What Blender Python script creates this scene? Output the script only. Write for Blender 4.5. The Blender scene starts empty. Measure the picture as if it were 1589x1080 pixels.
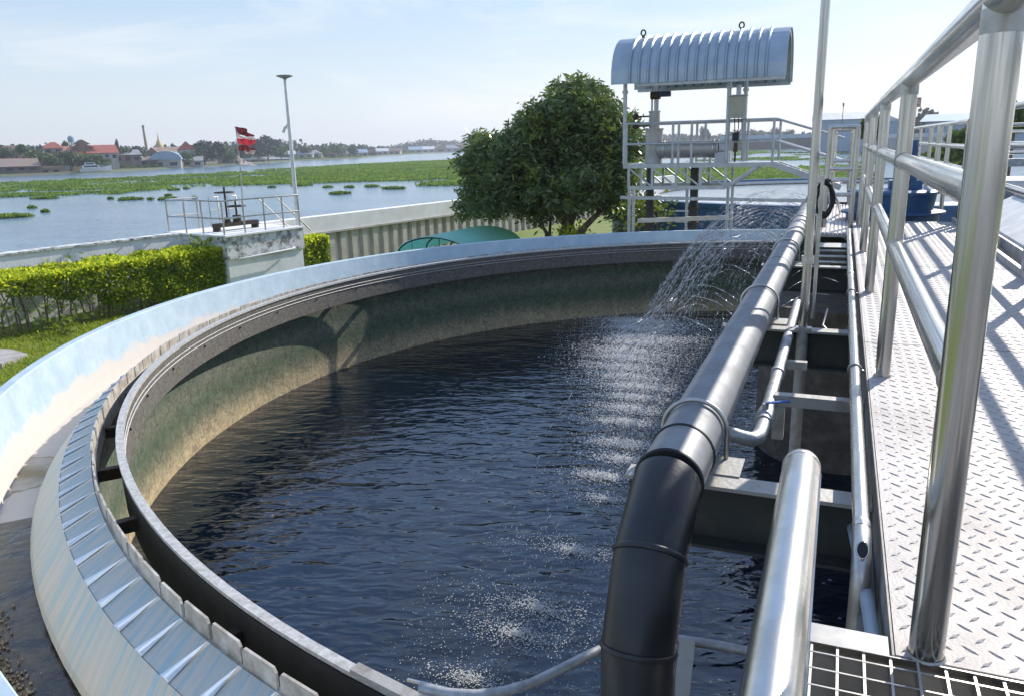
import bpy, math, random
import numpy as np
from mathutils import Vector, Matrix, Quaternion
R = math.radians
random.seed(7); rng = np.random.default_rng(7)
sc = bpy.context.scene
COL = sc.collection

# ------------------------------------------------------------------ camera (surveyed: eye at the origin, +Y along the walkway, z up)
F, TH, RO, YAW = 1215.4, .2521, -.0257, .3958
c, s = math.cos, math.sin
fwd = Vector((-s(YAW)*c(TH), c(YAW)*c(TH), -s(TH)))
rt = Vector((c(YAW), s(YAW), 0)); upv = rt.cross(fwd)
r2 = c(RO)*rt + s(RO)*upv; u2 = -s(RO)*rt + c(RO)*upv
cam = bpy.data.cameras.new('camera'); camo = bpy.data.objects.new('camera', cam); COL.objects.link(camo)
m = Matrix.Identity(4)
for i in range(3):
    m[i][0] = r2[i]; m[i][1] = u2[i]; m[i][2] = -fwd[i]
camo.matrix_world = m
cam.sensor_width = 36; cam.lens = F/1589*36; cam.clip_start = .05; cam.clip_end = 12000
sc.camera = camo

def ray(px, py):
    px = float(px); py = float(py); return ((px-794.5)*r2 - (py-540)*u2 + F*fwd).normalized()
def U(px, py, z):                       # point of height z seen at a pixel of the survey photo
    d = ray(px, py); return d*float(z/d.z)
def UY(px, py, y):
    d = ray(px, py); return d*float(y/d.y)

# ------------------------------------------------------------------ materials
MATS = {}
def nt(name):
    mt = bpy.data.materials.new(name); mt.use_nodes = True; t = mt.node_tree
    return mt, t, t.nodes['Principled BSDF']
def mat(name, col, col2=None, scale=3, rough=.6, metal=0, bump=0, bscale=None, detail=6, stretch=(1,1,1), contrast=(.35,.65), rvar=0, transl=0, island=None, spec=None, coat=0):
    if name in MATS: return MATS[name]
    mt, t, b = nt(name); N = t.nodes; L = t.links
    b.inputs['Base Color'].default_value = (*col, 1); b.inputs['Roughness'].default_value = rough; b.inputs['Metallic'].default_value = metal
    if spec is not None: b.inputs['Specular IOR Level'].default_value = spec
    if coat: b.inputs['Coat Weight'].default_value = coat
    geo = N.new('ShaderNodeNewGeometry'); mp = N.new('ShaderNodeMapping'); L.new(geo.outputs['Position'], mp.inputs['Vector'])
    mp.inputs['Scale'].default_value = stretch
    if col2 is not None:
        n = N.new('ShaderNodeTexNoise'); n.inputs['Scale'].default_value = scale; n.inputs['Detail'].default_value = detail; n.inputs['Roughness'].default_value = .62
        L.new(mp.outputs[0], n.inputs['Vector'])
        cr = N.new('ShaderNodeValToRGB'); cr.color_ramp.elements[0].position = contrast[0]; cr.color_ramp.elements[1].position = contrast[1]
        cr.color_ramp.elements[0].color = (*col, 1); cr.color_ramp.elements[1].color = (*col2, 1)
        L.new(n.outputs['Fac'], cr.inputs[0])
        out = cr.outputs[0]
        if island is not None:
            hs = N.new('ShaderNodeMix'); hs.data_type = 'RGBA'; hs.blend_type = 'MIX'; L.new(geo.outputs['Random Per Island'], hs.inputs[0])
            L.new(out, hs.inputs[6]); hs.inputs[7].default_value = (*island, 1); out = hs.outputs[2]
        L.new(out, b.inputs['Base Color'])
        if rvar:
            mr = N.new('ShaderNodeMapRange'); L.new(n.outputs['Fac'], mr.inputs[0]); mr.inputs[1].default_value = .3; mr.inputs[2].default_value = .7
            mr.inputs[3].default_value = rough; mr.inputs[4].default_value = rough+rvar; L.new(mr.outputs[0], b.inputs['Roughness'])
    if bump:
        n2 = N.new('ShaderNodeTexNoise'); n2.inputs['Scale'].default_value = bscale or scale*6; n2.inputs['Detail'].default_value = 5
        L.new(mp.outputs[0], n2.inputs['Vector'])
        bp = N.new('ShaderNodeBump'); bp.inputs['Strength'].default_value = bump; bp.inputs['Distance'].default_value = .02
        L.new(n2.outputs['Fac'], bp.inputs['Height']); L.new(bp.outputs[0], b.inputs['Normal'])
    if transl:
        tr = N.new('ShaderNodeBsdfTranslucent'); mx = N.new('ShaderNodeMixShader'); mx.inputs[0].default_value = transl
        if col2 is not None: L.new(out, tr.inputs['Color'])
        else: tr.inputs['Color'].default_value = (*col, 1)
        L.new(b.outputs[0], mx.inputs[1]); L.new(tr.outputs[0], mx.inputs[2]); L.new(mx.outputs[0], N['Material Output'].inputs['Surface'])
    MATS[name] = mt; return mt

steel = mat('stainless', (.62,.60,.56), (.42,.405,.37), 5, .19, 1, .012, 60, stretch=(1,1,.35), rvar=.14, contrast=(.4,.72))
steelV = mat('brushed_steel_upright', (.64,.62,.58), (.36,.345,.31), 55, .13, 1, .01, 60, detail=3, stretch=(1,1,.03), rvar=.16, contrast=(.35,.75))
steelH = mat('brushed_steel_rail', (.66,.64,.61), (.38,.365,.33), 55, .13, 1, .01, 60, detail=3, stretch=(1,.03,1), rvar=.16, contrast=(.35,.75))
steel2 = mat('dull_steel', (.56,.55,.52), (.30,.28,.24), 9, .32, .95, .03, 60, rvar=.2, contrast=(.4,.75))
galv = mat('galvanised', (.50,.51,.52), (.30,.30,.30), 14, .48, .6, .1, 60, rvar=.15)
paintbeam = mat('weathered_channel', (.40,.385,.35), (.18,.14,.10), 10, .6, .3, .15, 50, contrast=(.5,.8))
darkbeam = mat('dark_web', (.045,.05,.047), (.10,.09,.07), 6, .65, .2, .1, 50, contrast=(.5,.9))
pipegrey = mat('spray_pipe_grey', (.205,.215,.225), (.14,.143,.146), 6, .52, .1, .06, 70, detail=10, rvar=.15, contrast=(.42,.8))
pipeblk = mat('black_plastic', (.012,.013,.015), (.035,.035,.036), 5, .3, 0, .05, 60, rvar=.15, contrast=(.4,.85))
rubber = mat('black_rubber', (.012,.012,.013), None, 4, .6)
conc = mat('white_concrete', (.80,.80,.78), (.60,.58,.53), 2.2, .85, 0, .3, 30, stretch=(1,1,.4), contrast=(.42,.78))
concst = mat('stained_concrete', (.72,.72,.69), (.15,.135,.115), 6, .9, 0, .4, 26, detail=10, contrast=(.46,.64))
concpl = mat('panel_concrete', (.86,.85,.83), (.74,.71,.66), 2.0, .85, 0, .3, 30)
coltan = mat('pilaster_concrete', (.58,.55,.48), (.42,.39,.33), 3, .85, 0, .3, 30)
bluepaint = mat('deep_blue_paint', (.012,.065,.16), (.02,.10,.22), 3, .4, 0, .08, 30)
white = mat('white_paint', (.78,.78,.76), (.6,.59,.56), 6, .5)
cream = mat('cream_box', (.42,.40,.29), (.36,.34,.25), 8, .5)
darkmet = mat('dark_iron', (.035,.033,.03), (.09,.06,.04), 20, .6, .5)
bark = mat('bark', (.10,.075,.055), (.20,.16,.12), 9, .9, 0, .6, 40, stretch=(1,1,.3))
leafm = mat('mango_leaf', (.052,.10,.022), (.12,.19,.04), 1.6, .33, 0, transl=.3, island=(.15,.20,.07))
leafy = mat('young_leaf', (.10,.17,.02), (.16,.22,.03), 3, .45, 0, transl=.35, island=(.20,.24,.03))
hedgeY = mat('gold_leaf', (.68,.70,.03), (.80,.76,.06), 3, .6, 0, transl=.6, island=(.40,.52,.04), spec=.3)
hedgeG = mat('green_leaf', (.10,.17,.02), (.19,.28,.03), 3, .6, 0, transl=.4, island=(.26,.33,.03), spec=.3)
twig = mat('twig', (.16,.12,.09), (.26,.21,.17), 9, .9)
grassm = mat('grass_blade', (.22,.33,.03), (.38,.42,.05), 1.2, .6, 0, transl=.45, island=(.34,.40,.05), spec=.3)
hyam = mat('hyacinth_leaf', (.15,.28,.035), (.29,.42,.06), .09, .75, 0, transl=.4, island=(.14,.19,.03), spec=.2)
bankgreen = mat('bank_leaf', (.10,.19,.03), (.16,.26,.04), .2, .6, 0, transl=.2, island=(.08,.14,.02))
fartree = mat('far_foliage', (.05,.085,.03), (.085,.13,.045), .2, .6, 0, transl=.15, island=(.05,.08,.03))
fartree2 = mat('far_foliage_bright', (.07,.12,.03), (.11,.17,.04), .2, .6, 0, transl=.2, island=(.09,.14,.03))
fartree3 = mat('far_foliage_blue', (.045,.07,.045), (.07,.095,.06), .2, .7, 0, island=(.04,.06,.04))

def greenwall():
    mt, t, b = nt('algae_wall'); N = t.nodes; L = t.links
    geo = N.new('ShaderNodeNewGeometry'); sp = N.new('ShaderNodeSeparateXYZ'); L.new(geo.outputs['Position'], sp.inputs[0])
    n = N.new('ShaderNodeTexNoise'); n.inputs['Scale'].default_value = 1.2; n.inputs['Detail'].default_value = 7; L.new(geo.outputs['Position'], n.inputs['Vector'])
    mp = N.new('ShaderNodeMapping'); mp.inputs['Scale'].default_value = (1,1,.12); L.new(geo.outputs['Position'], mp.inputs[0])
    st = N.new('ShaderNodeTexNoise'); st.inputs['Scale'].default_value = 9; st.inputs['Detail'].default_value = 6; L.new(mp.outputs[0], st.inputs['Vector'])
    ad = N.new('ShaderNodeMath'); ad.operation = 'MULTIPLY_ADD'; L.new(n.outputs['Fac'], ad.inputs[0]); ad.inputs[1].default_value = .22; L.new(sp.outputs['Z'], ad.inputs[2])
    ad2 = N.new('ShaderNodeMath'); ad2.operation = 'MULTIPLY_ADD'; L.new(st.outputs['Fac'], ad2.inputs[0]); ad2.inputs[1].default_value = .2; L.new(ad.outputs[0], ad2.inputs[2])
    mr = N.new('ShaderNodeMapRange'); mr.inputs[1].default_value = -2.90; mr.inputs[2].default_value = -1.75; L.new(ad2.outputs[0], mr.inputs[0])
    cr = N.new('ShaderNodeValToRGB'); e = cr.color_ramp.elements
    e[0].position = 0; e[0].color = (.36,.28,.16,1); e[1].position = 1; e[1].color = (.06,.085,.05,1)
    for p_, c_ in ((.10,(.34,.27,.155)),(.30,(.11,.115,.068)),(.42,(.06,.085,.046)),(.6,(.11,.115,.078)),(.72,(.06,.085,.052)),(.85,(.10,.10,.078))):
        q = e.new(p_); q.color = (*c_, 1)
    L.new(mr.outputs[0], cr.inputs[0])
    n3 = N.new('ShaderNodeTexNoise'); n3.inputs['Scale'].default_value = 14; n3.inputs['Detail'].default_value = 8; n3.inputs['Distortion'].default_value = 1.5; L.new(geo.outputs['Position'], n3.inputs['Vector'])
    r3 = N.new('ShaderNodeMapRange'); r3.inputs[1].default_value = .3; r3.inputs[2].default_value = .7; r3.inputs[3].default_value = .6; r3.inputs[4].default_value = 1.6; L.new(n3.outputs['Fac'], r3.inputs[0])
    mx = N.new('ShaderNodeMix'); mx.data_type = 'RGBA'; mx.blend_type = 'MULTIPLY'; mx.inputs[0].default_value = 1; L.new(cr.outputs[0], mx.inputs[6]); L.new(r3.outputs[0], mx.inputs[7])
    L.new(mx.outputs[2], b.inputs['Base Color']); b.inputs['Roughness'].default_value = .8
    bp = N.new('ShaderNodeBump'); bp.inputs['Strength'].default_value = .3; bp.inputs['Distance'].default_value = .02; L.new(n3.outputs['Fac'], bp.inputs['Height']); L.new(bp.outputs[0], b.inputs['Normal'])
    return mt
algae = greenwall()

def wornblue():          # pale blue coating worn to white plaster near the channel floor
    mt, t, b = nt('pale_blue_coating'); N = t.nodes; L = t.links
    geo = N.new('ShaderNodeNewGeometry'); sp = N.new('ShaderNodeSeparateXYZ'); L.new(geo.outputs['Position'], sp.inputs[0])
    n = N.new('ShaderNodeTexNoise'); n.inputs['Scale'].default_value = 3.5; n.inputs['Detail'].default_value = 8; n.inputs['Roughness'].default_value = .65; L.new(geo.outputs['Position'], n.inputs['Vector'])
    ad = N.new('ShaderNodeMath'); ad.operation = 'MULTIPLY_ADD'; L.new(n.outputs['Fac'], ad.inputs[0]); ad.inputs[1].default_value = .34; L.new(sp.outputs['Z'], ad.inputs[2])
    mr = N.new('ShaderNodeMapRange'); mr.inputs[1].default_value = -1.80; mr.inputs[2].default_value = -1.75; L.new(ad.outputs[0], mr.inputs[0])
    n2 = N.new('ShaderNodeTexNoise'); n2.inputs['Scale'].default_value = 5; n2.inputs['Detail'].default_value = 9; n2.inputs['Roughness'].default_value = .7; L.new(geo.outputs['Position'], n2.inputs['Vector'])
    cr = N.new('ShaderNodeValToRGB'); e = cr.color_ramp.elements; e[0].position = .34; e[0].color = (.36,.46,.52,1); e[1].position = .62; e[1].color = (.46,.56,.61,1)
    q = e.new(.75); q.color = (.56,.60,.60,1); L.new(n2.outputs['Fac'], cr.inputs[0])
    mx = N.new('ShaderNodeMix'); mx.data_type = 'RGBA'; L.new(mr.outputs[0], mx.inputs[0]); mx.inputs[6].default_value = (.60,.55,.49,1); L.new(cr.outputs[0], mx.inputs[7])
    L.new(mx.outputs[2], b.inputs['Base Color']); b.inputs['Roughness'].default_value = .7
    bp = N.new('ShaderNodeBump'); bp.inputs['Strength'].default_value = .25; bp.inputs['Distance'].default_value = .01; L.new(n2.outputs['Fac'], bp.inputs['Height']); L.new(bp.outputs[0], b.inputs['Normal'])
    return mt
paleblue = wornblue()

def covermat():          # streaky fibreglass weir cover
    mt, t, b = nt('streaked_fibreglass'); N = t.nodes; L = t.links
    geo = N.new('ShaderNodeNewGeometry'); sub = N.new('ShaderNodeVectorMath'); sub.operation = 'SUBTRACT'; sub.inputs[1].default_value = (.136,8.325,0); L.new(geo.outputs['Position'], sub.inputs[0])
    sp = N.new('ShaderNodeSeparateXYZ'); L.new(sub.outputs[0], sp.inputs[0])
    at = N.new('ShaderNodeMath'); at.operation = 'ARCTAN2'; L.new(sp.outputs['Y'], at.inputs[0]); L.new(sp.outputs['X'], at.inputs[1])
    ln = N.new('ShaderNodeVectorMath'); ln.operation = 'LENGTH'; L.new(sub.outputs[0], ln.inputs[0])
    cb = N.new('ShaderNodeCombineXYZ'); m1 = N.new('ShaderNodeMath'); m1.operation = 'MULTIPLY'; m1.inputs[1].default_value = 90; L.new(at.outputs[0], m1.inputs[0])
    m2 = N.new('ShaderNodeMath'); m2.operation = 'MULTIPLY'; m2.inputs[1].default_value = 1.1; L.new(ln.outputs['Value'], m2.inputs[0])
    sm = N.new('ShaderNodeMath'); L.new(m1.outputs[0], sm.inputs[0]); m3 = N.new('ShaderNodeMath'); m3.operation = 'MULTIPLY'; m3.inputs[1].default_value = -5.; L.new(ln.outputs['Value'], m3.inputs[0]); L.new(m3.outputs[0], sm.inputs[1])
    L.new(sm.outputs[0], cb.inputs[0]); L.new(m2.outputs[0], cb.inputs[1])
    n = N.new('ShaderNodeTexNoise'); n.inputs['Scale'].default_value = 2.2; n.inputs['Detail'].default_value = 7; n.inputs['Roughness'].default_value = .65; n.inputs['Distortion'].default_value = .4; L.new(cb.outputs[0], n.inputs['Vector'])
    cr = N.new('ShaderNodeValToRGB'); e = cr.color_ramp.elements; e[0].position = .32; e[0].color = (.33,.48,.56,1); e[1].position = .7; e[1].color = (.56,.44,.32,1)
    for p_, c_ in ((.42,(.36,.47,.46)),(.50,(.50,.50,.43)),(.56,(.56,.50,.41)),(.62,(.58,.55,.48))): q = e.new(p_); q.color = (*c_,1)
    L.new(n.outputs['Fac'], cr.inputs[0]); L.new(cr.outputs[0], b.inputs['Base Color']); b.inputs['Roughness'].default_value = .45
    return mt
covm = covermat()
ribm = mat('weir_fold', (.84,.86,.87), (.66,.74,.80), 12, .4, 0, .05, 40)
tooth = mat('weir_plate_white', (.60,.55,.48), (.30,.26,.20), 11, .5, 0, .1, 50)
baffm = mat('baffle_sheet', (.085,.078,.066), (.18,.165,.14), 26, .65, .2, .3, 90, detail=8)
baffb = mat('baffle_shade', (.02,.02,.019), (.035,.033,.03), 12, .7)  # near-black colour paints the shadow on the baffle's outer side
lipm = mat('baffle_lip', (.58,.57,.54), (.36,.34,.30), 30, .45, .15, .1, 60)

def floorm():
    mt, t, b = nt('channel_floor'); N = t.nodes; L = t.links
    geo = N.new('ShaderNodeNewGeometry')
    n = N.new('ShaderNodeTexNoise'); n.inputs['Scale'].default_value = 1.3; n.inputs['Detail'].default_value = 6; n.inputs['Distortion'].default_value = .4; L.new(geo.outputs['Position'], n.inputs['Vector'])
    cr = N.new('ShaderNodeValToRGB'); e = cr.color_ramp.elements; e[0].position = .3; e[0].color = (.62,.57,.5,1); e[1].position = .72; e[1].color = (.30,.25,.15,1)
    for p_, c_ in ((.52,(.58,.53,.47)),(.585,(.56,.51,.44)),(.60,(.26,.21,.11)),(.62,(.5,.46,.39))): q = e.new(p_); q.color = (*c_,1)
    L.new(n.outputs['Fac'], cr.inputs[0]); L.new(cr.outputs[0], b.inputs['Base Color']); b.inputs['Roughness'].default_value = .75
    return mt
chfloor = floorm()
silt = mat('wet_silt', (.030,.026,.020), (.15,.115,.065), 7, .12, 0, .35, 14, detail=9, contrast=(.40,.72), rvar=.4)

def watermat(name, base, rough, scales, strength, dist, stretch=(1,1,1), rot=0, ior=1.33, base2=None):
    mt, t, b = nt(name); N = t.nodes; L = t.links
    b.inputs['Base Color'].default_value = (*base, 1); b.inputs['Roughness'].default_value = rough; b.inputs['IOR'].default_value = ior
    geo = N.new('ShaderNodeNewGeometry'); mp = N.new('ShaderNodeMapping'); mp.vector_type = 'TEXTURE'; mp.inputs['Scale'].default_value = stretch; mp.inputs['Rotation'].default_value = (0,0,rot)
    L.new(geo.outputs['Position'], mp.inputs['Vector'])
    acc = None
    for sc_, w, det in scales:
        n = N.new('ShaderNodeTexNoise'); n.inputs['Scale'].default_value = sc_; n.inputs['Detail'].default_value = det; n.inputs['Roughness'].default_value = .55; n.inputs['Distortion'].default_value = .6
        L.new(mp.outputs[0], n.inputs['Vector'])
        mm = N.new('ShaderNodeMath'); mm.operation = 'MULTIPLY_ADD'; L.new(n.outputs['Fac'], mm.inputs[0]); mm.inputs[1].default_value = w
        if acc is not None: L.new(acc, mm.inputs[2])
        else: mm.inputs[2].default_value = 0
        acc = mm.outputs[0]
    bp = N.new('ShaderNodeBump'); bp.inputs['Strength'].default_value = strength; bp.inputs['Distance'].default_value = dist
    L.new(acc, bp.inputs['Height']); L.new(bp.outputs[0], b.inputs['Normal'])
    if base2:
        n = N.new('ShaderNodeTexNoise'); n.inputs['Scale'].default_value = .03; n.inputs['Detail'].default_value = 5
        mp2 = N.new('ShaderNodeMapping'); mp2.inputs['Scale'].default_value = (1,4,1); L.new(geo.outputs['Position'], mp2.inputs[0]); L.new(mp2.outputs[0], n.inputs['Vector'])
        cr = N.new('ShaderNodeValToRGB'); cr.color_ramp.elements[0].position = .4; cr.color_ramp.elements[1].position = .6
        cr.color_ramp.elements[0].color = (*base,1); cr.color_ramp.elements[1].color = (*base2,1); L.new(n.outputs['Fac'], cr.inputs[0]); L.new(cr.outputs[0], b.inputs['Base Color'])
    return mt
tankw = watermat('dark_tank_water', (.002,.006,.013), .035, ((2.0,1.,1),(6.2,.52,1),(15,.08,1)), 1, .031, (1.45,.68,1), .32, 1.66)
riverw = watermat('river_water', (.12,.20,.27), .14, ((.5,1,3),(2.2,.35,3)), 1, .12, (1.6,.7,1), .35, 1.33, (.15,.25,.32))

# ------------------------------------------------------------------ mesh building
ORG = {}
class MB:
    def __init__(self): self.v = []; self.f = []; self.mi = []; self.sm = []
    def add(self, vs, fs, mi=0, smooth=False):
        o = len(self.v); self.v += [tuple(x) for x in vs]
        for f in fs: self.f.append(tuple(i+o for i in f)); self.mi.append(mi); self.sm.append(smooth)
    def box(self, a, b, mi=0, rot=0, about=None):
        x0,y0,z0 = a; x1,y1,z1 = b
        vs = [(x,y,z) for z in (z0,z1) for y in (y0,y1) for x in (x0,x1)]
        if rot:
            cx, cy = about or ((x0+x1)/2, (y0+y1)/2)
            vs = [(cx+(x-cx)*c(rot)-(y-cy)*s(rot), cy+(x-cx)*s(rot)+(y-cy)*c(rot), z) for x,y,z in vs]
        self.add(vs, [(0,2,3,1),(4,5,7,6),(0,1,5,4),(2,6,7,3),(0,4,6,2),(1,3,7,5)], mi); return self
    def bar(self, p0, p1, w, h, up=(0,0,1), mi=0):      # rectangular bar between two points
        p0 = Vector(p0); p1 = Vector(p1); d = (p1-p0).normalized(); u = Vector(up); a = d.cross(u)
        if a.length < 1e-4: a = d.cross(Vector((0,1,0)))
        a.normalize(); u = a.cross(d).normalized()
        vs = [p+a*(sx*w/2)+u*(sz*h/2) for p in (p0,p1) for sz in (-1,1) for sx in (-1,1)]
        self.add(vs, [(0,1,3,2),(4,6,7,5),(0,4,5,1),(2,3,7,6),(0,2,6,4),(1,5,7,3)], mi); return self
    def tube(self, path, r, seg=20, cap=True, mi=0, rs=None):
        P = [Vector(q) for q in path]; n = len(P); rings = []; prev = None
        for i, q in enumerate(P):
            d = (P[min(i+1,n-1)]-P[max(i-1,0)]).normalized()
            if prev is None:
                a = d.cross(Vector((0,0,1)));
                if a.length < .05: a = d.cross(Vector((0,1,0)))
                a.normalize()
            else:
                a = prev - d*prev.dot(d); a.normalize()
            prev = a; b = d.cross(a); rr = rs[i] if rs else r
            rings.append([q + (a*c(t)+b*s(t))*rr for t in [2*math.pi*k/seg for k in range(seg)]])
        vs = [v for rg in rings for v in rg]; fs = []
        for i in range(n-1):
            for k in range(seg):
                k2 = (k+1)%seg; fs.append((i*seg+k, i*seg+k2, (i+1)*seg+k2, (i+1)*seg+k))
        self.add(vs, fs, mi, True)
        if cap:
            self.add(rings[0], [tuple(range(seg))[::-1]], mi); self.add(rings[-1], [tuple(range(seg))], mi)
        return self
    def cyl(self, p0, p1, r, seg=20, mi=0, r1=None): return self.tube([p0,p1], r, seg, True, mi, [r, r if r1 is None else r1])
    def lathe(self, prof, ctr, seg=160, a0=0, a1=2*math.pi, closed=True, mi=0, smooth=True):  # prof: (radius, z) rows
        full = abs(a1-a0-2*math.pi) < 1e-6; ns = seg if full else seg+1; n = len(prof)
        vs = [(ctr[0]+r*c(a0+(a1-a0)*k/seg), ctr[1]+r*s(a0+(a1-a0)*k/seg), z) for k in range(ns) for r,z in prof]
        fs = []
        for k in range(seg):
            k2 = (k+1)%ns
            for i in range(n if closed else n-1):
                j = (i+1)%n; fs.append((k*n+i, k2*n+i, k2*n+j, k*n+j))
        # every profile segment gets own verts so edges stay crisp
        V = []; Fc = []
        for f in fs:
            o = len(V); V += [vs[i] for i in f]; Fc.append((o,o+1,o+2,o+3))
        self.add(V, Fc, mi, False); return self
    def sphere(self, p, r, seg=16, sc_=(1,1,1), mi=0):
        prof = []; n = seg//2; vs = []; fs = []
        for i in range(n+1):
            t = math.pi*i/n
            for k in range(seg):
                a = 2*math.pi*k/seg; vs.append((p[0]+r*sc_[0]*s(t)*c(a), p[1]+r*sc_[1]*s(t)*s(a), p[2]+r*sc_[2]*c(t)))
        for i in range(n):
            for k in range(seg): k2=(k+1)%seg; fs.append((i*seg+k, (i+1)*seg+k, (i+1)*seg+k2, i*seg+k2))
        self.add(vs, fs, mi, True); return self
    def prism(self, poly, z0, z1, mi=0):
        n = len(poly); vs = [(x,y,z0) for x,y in poly]+[(x,y,z1) for x,y in poly]
        self.add(vs, [tuple(range(n))[::-1], tuple(range(n,2*n))]+[(i,(i+1)%n,n+(i+1)%n,n+i) for i in range(n)], mi); return self
    def build(self, name, mats, parent=None, org=None):
        me = bpy.data.meshes.new(name); o0 = ORG[parent.name] if parent else Vector(org or (0,0,0))
        me.from_pydata([(x-o0[0], y-o0[1], z-o0[2]) for x,y,z in self.v], [], self.f)
        if not isinstance(mats, (list,tuple)): mats = [mats]
        for mm in mats: me.materials.append(mm)
        me.polygons.foreach_set('material_index', self.mi); me.polygons.foreach_set('use_smooth', self.sm)
        me.validate(); me.update()
        o = bpy.data.objects.new(name, me); COL.objects.link(o)
        if parent: o.parent = parent; ORG[o.name] = o0
        else: o.location = o0; ORG[o.name] = o0
        return o
def npmesh(name, V, Fq, mats, mi=None, parent=None, org=(0,0,0), nv=4):
    me = bpy.data.meshes.new(name); o0 = ORG[parent.name] if parent else Vector(org)
    V = np.asarray(V, np.float32) - np.array(o0, np.float32)
    nf = len(Fq); me.vertices.add(len(V)); me.vertices.foreach_set('co', V.ravel())
    me.loops.add(nf*nv); me.loops.foreach_set('vertex_index', np.asarray(Fq, np.int32).ravel())
    me.polygons.add(nf); me.polygons.foreach_set('loop_start', np.arange(nf, dtype=np.int32)*nv)
    if not isinstance(mats, (list,tuple)): mats = [mats]
    for mm in mats: me.materials.append(mm)
    if mi is not None: me.polygons.foreach_set('material_index', np.asarray(mi, np.int32))
    me.update(calc_edges=True)
    o = bpy.data.objects.new(name, me); COL.objects.link(o)
    if parent: o.parent = parent
    else: o.location = o0
    ORG[o.name] = o0
    return o
def tag(o, label=None, cat=None, group=None, kind=None):
    if label: o['label'] = label
    if cat: o['category'] = cat
    if group: o['group'] = group
    if kind: o['kind'] = kind
    return o
def thing(name, label, cat, loc, group=None):
    o = bpy.data.objects.new(name, None); COL.objects.link(o); o.location = loc; o.empty_display_size = .1
    ORG[o.name] = Vector(loc); return tag(o, label, cat, group)
def struct(o, label, cat): return tag(o, label, cat, None, 'structure')

def leaves(P, size, up=.35, ratio=.42, jitter=.35, droop=None, spread=None):
    """diamond leaf quads at points P"""
    n = len(P); d = rng.normal(size=(n,3)); d[:,2] = d[:,2]*.6 + up
    if droop is not None: d[:,2] -= droop
    if spread is not None: d += spread
    d /= np.linalg.norm(d, axis=1)[:,None]
    w = np.cross(d, rng.normal(size=(n,3))); w /= np.linalg.norm(w, axis=1)[:,None]
    L = size*(1+rng.uniform(-jitter, jitter, n))[:,None]
    a = P; b = P + d*L*.5 + w*L*ratio*.5; e = P + d*L; g = P + d*L*.5 - w*L*ratio*.5
    V = np.stack([a,b,e,g], 1).reshape(-1,3); return V, np.arange(n*4).reshape(-1,4)

# ------------------------------------------------------------------ ground, river
CX, CY = .136, 8.325
CT = (CX, CY)
GZ = -3.5
def wallx(y): return -16.43 + (y-11.22)*.2
lawn = MB()
poly = [(wallx(-60)-.25,-60),(wallx(47)-.25,47),(40,58),(260,66),(260,-60)]
lawn.prism(poly, -7.0, GZ)
o = lawn.build('ground', mat('lawn_soil', (.12,.18,.03), (.22,.24,.06), .8, .95, 0, .5, 20)); struct(o, 'grassy ground of the plant between the tanks and the river wall', 'ground')
rv = MB(); rv.add([(-4000,-800,-5.5),(4000,-800,-5.5),(4000,6000,-5.5),(-4000,6000,-5.5)], [(0,1,2,3)])
struct(rv.build('river', riverw), 'wide blue river behind the white wall', 'water')

rgd = MB(); rgd.add([(-8.6,-60,GZ+.004),(90,-60,GZ+.004),(90,16.2,GZ+.004),(-7.2,16.2,GZ+.004)], [(0,1,2,3)])  # grey sheet added so the near steel posts reflect grey instead of lawn
struct(rgd.build('reflected_ground', mat('reflected_ground_grey', (.20,.19,.18), (.30,.29,.27), 1.5, .9, 0, .2, 20)), 'added grey ground sheet under and around the tank, for the steel to reflect', 'added ground')
# far banks: outline from the shoreline
shore = [(-260,290),(-60,277),(0,274.5),(93,271),(172,268.5),(261,262.5),(366,256.5),(458,250.5),(561,246),(612,241.6),(687,238),(753,234.5),(860,233.5),(980,232),(1080,233),(1180,232.5),(1300,231),(1420,229),(1600,226)]
sh = [U(a, b, -5.5) for a, b in shore]
fb = MB(); front = [(q.x, q.y, -5.6) for q in sh]; f2 = []; f3 = []
for q in sh:
    d = Vector((q.x,q.y,0)).normalized(); f2.append((q.x+d.x*5, q.y+d.y*5, -4.9)); f3.append((d.x*3200, d.y*3200, -3.8))
n = len(sh); fb.add(front+f2+f3, [(i,i+1,n+i+1,n+i) for i in range(n-1)]+[(n+i,n+i+1,2*n+i+1,2*n+i) for i in range(n-1)])
struct(fb.build('far_bank', mat('bank_earth', (.12,.11,.06), (.10,.14,.05), .05, .95, 0, .3, 1)), 'low far bank of the river under the houses', 'terrain')

# ------------------------------------------------------------------ hyacinth mats
def inpoly(X, Y, P):
    ins = np.zeros(X.shape, bool); n = len(P); j = n-1
    for i in range(n):
        xi, yi = P[i]; xj, yj = P[j]
        cnd = ((yi > Y) != (yj > Y)) & (X < (xj-xi)*(Y-yi)/(yj-yi+1e-12)+xi); ins ^= cnd; j = i
    return ins
def vnoise(X, Y, sx, sy, seed):
    r_ = np.random.default_rng(seed); G = r_.random((256,256)); x = X/sx; y = Y/sy
    xi = np.floor(x).astype(int); yi = np.floor(y).astype(int); fx = x-xi; fy = y-yi; fx = fx*fx*(3-2*fx); fy = fy*fy*(3-2*fy)
    g = lambda a,b: G[a%256, b%256]
    return (g(xi,yi)*(1-fx)+g(xi+1,yi)*fx)*(1-fy)+(g(xi,yi+1)*(1-fx)+g(xi+1,yi+1)*fx)*fy
top = [(-60,288),(0,286),(93,281.5),(172,278.5),(261,274.5),(366,268),(430,263.5),(500,259.5),(560,256),(640,251.5),(739,248.5),(860,243),(980,240),(1090,233),(1240,229),(1330,226)]
bot = [(1330,282),(1240,281),(1160,284),(1060,290),(960,294),(860,294),(718,289),(574,286),(500,287),(400,289),(378,289),(315,289),(189,300),(138,301),(0,308),(-60,310)]
PT = [(U(a,b,-5.5).x, U(a,b,-5.5).y) for a,b in top+bot]
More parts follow.
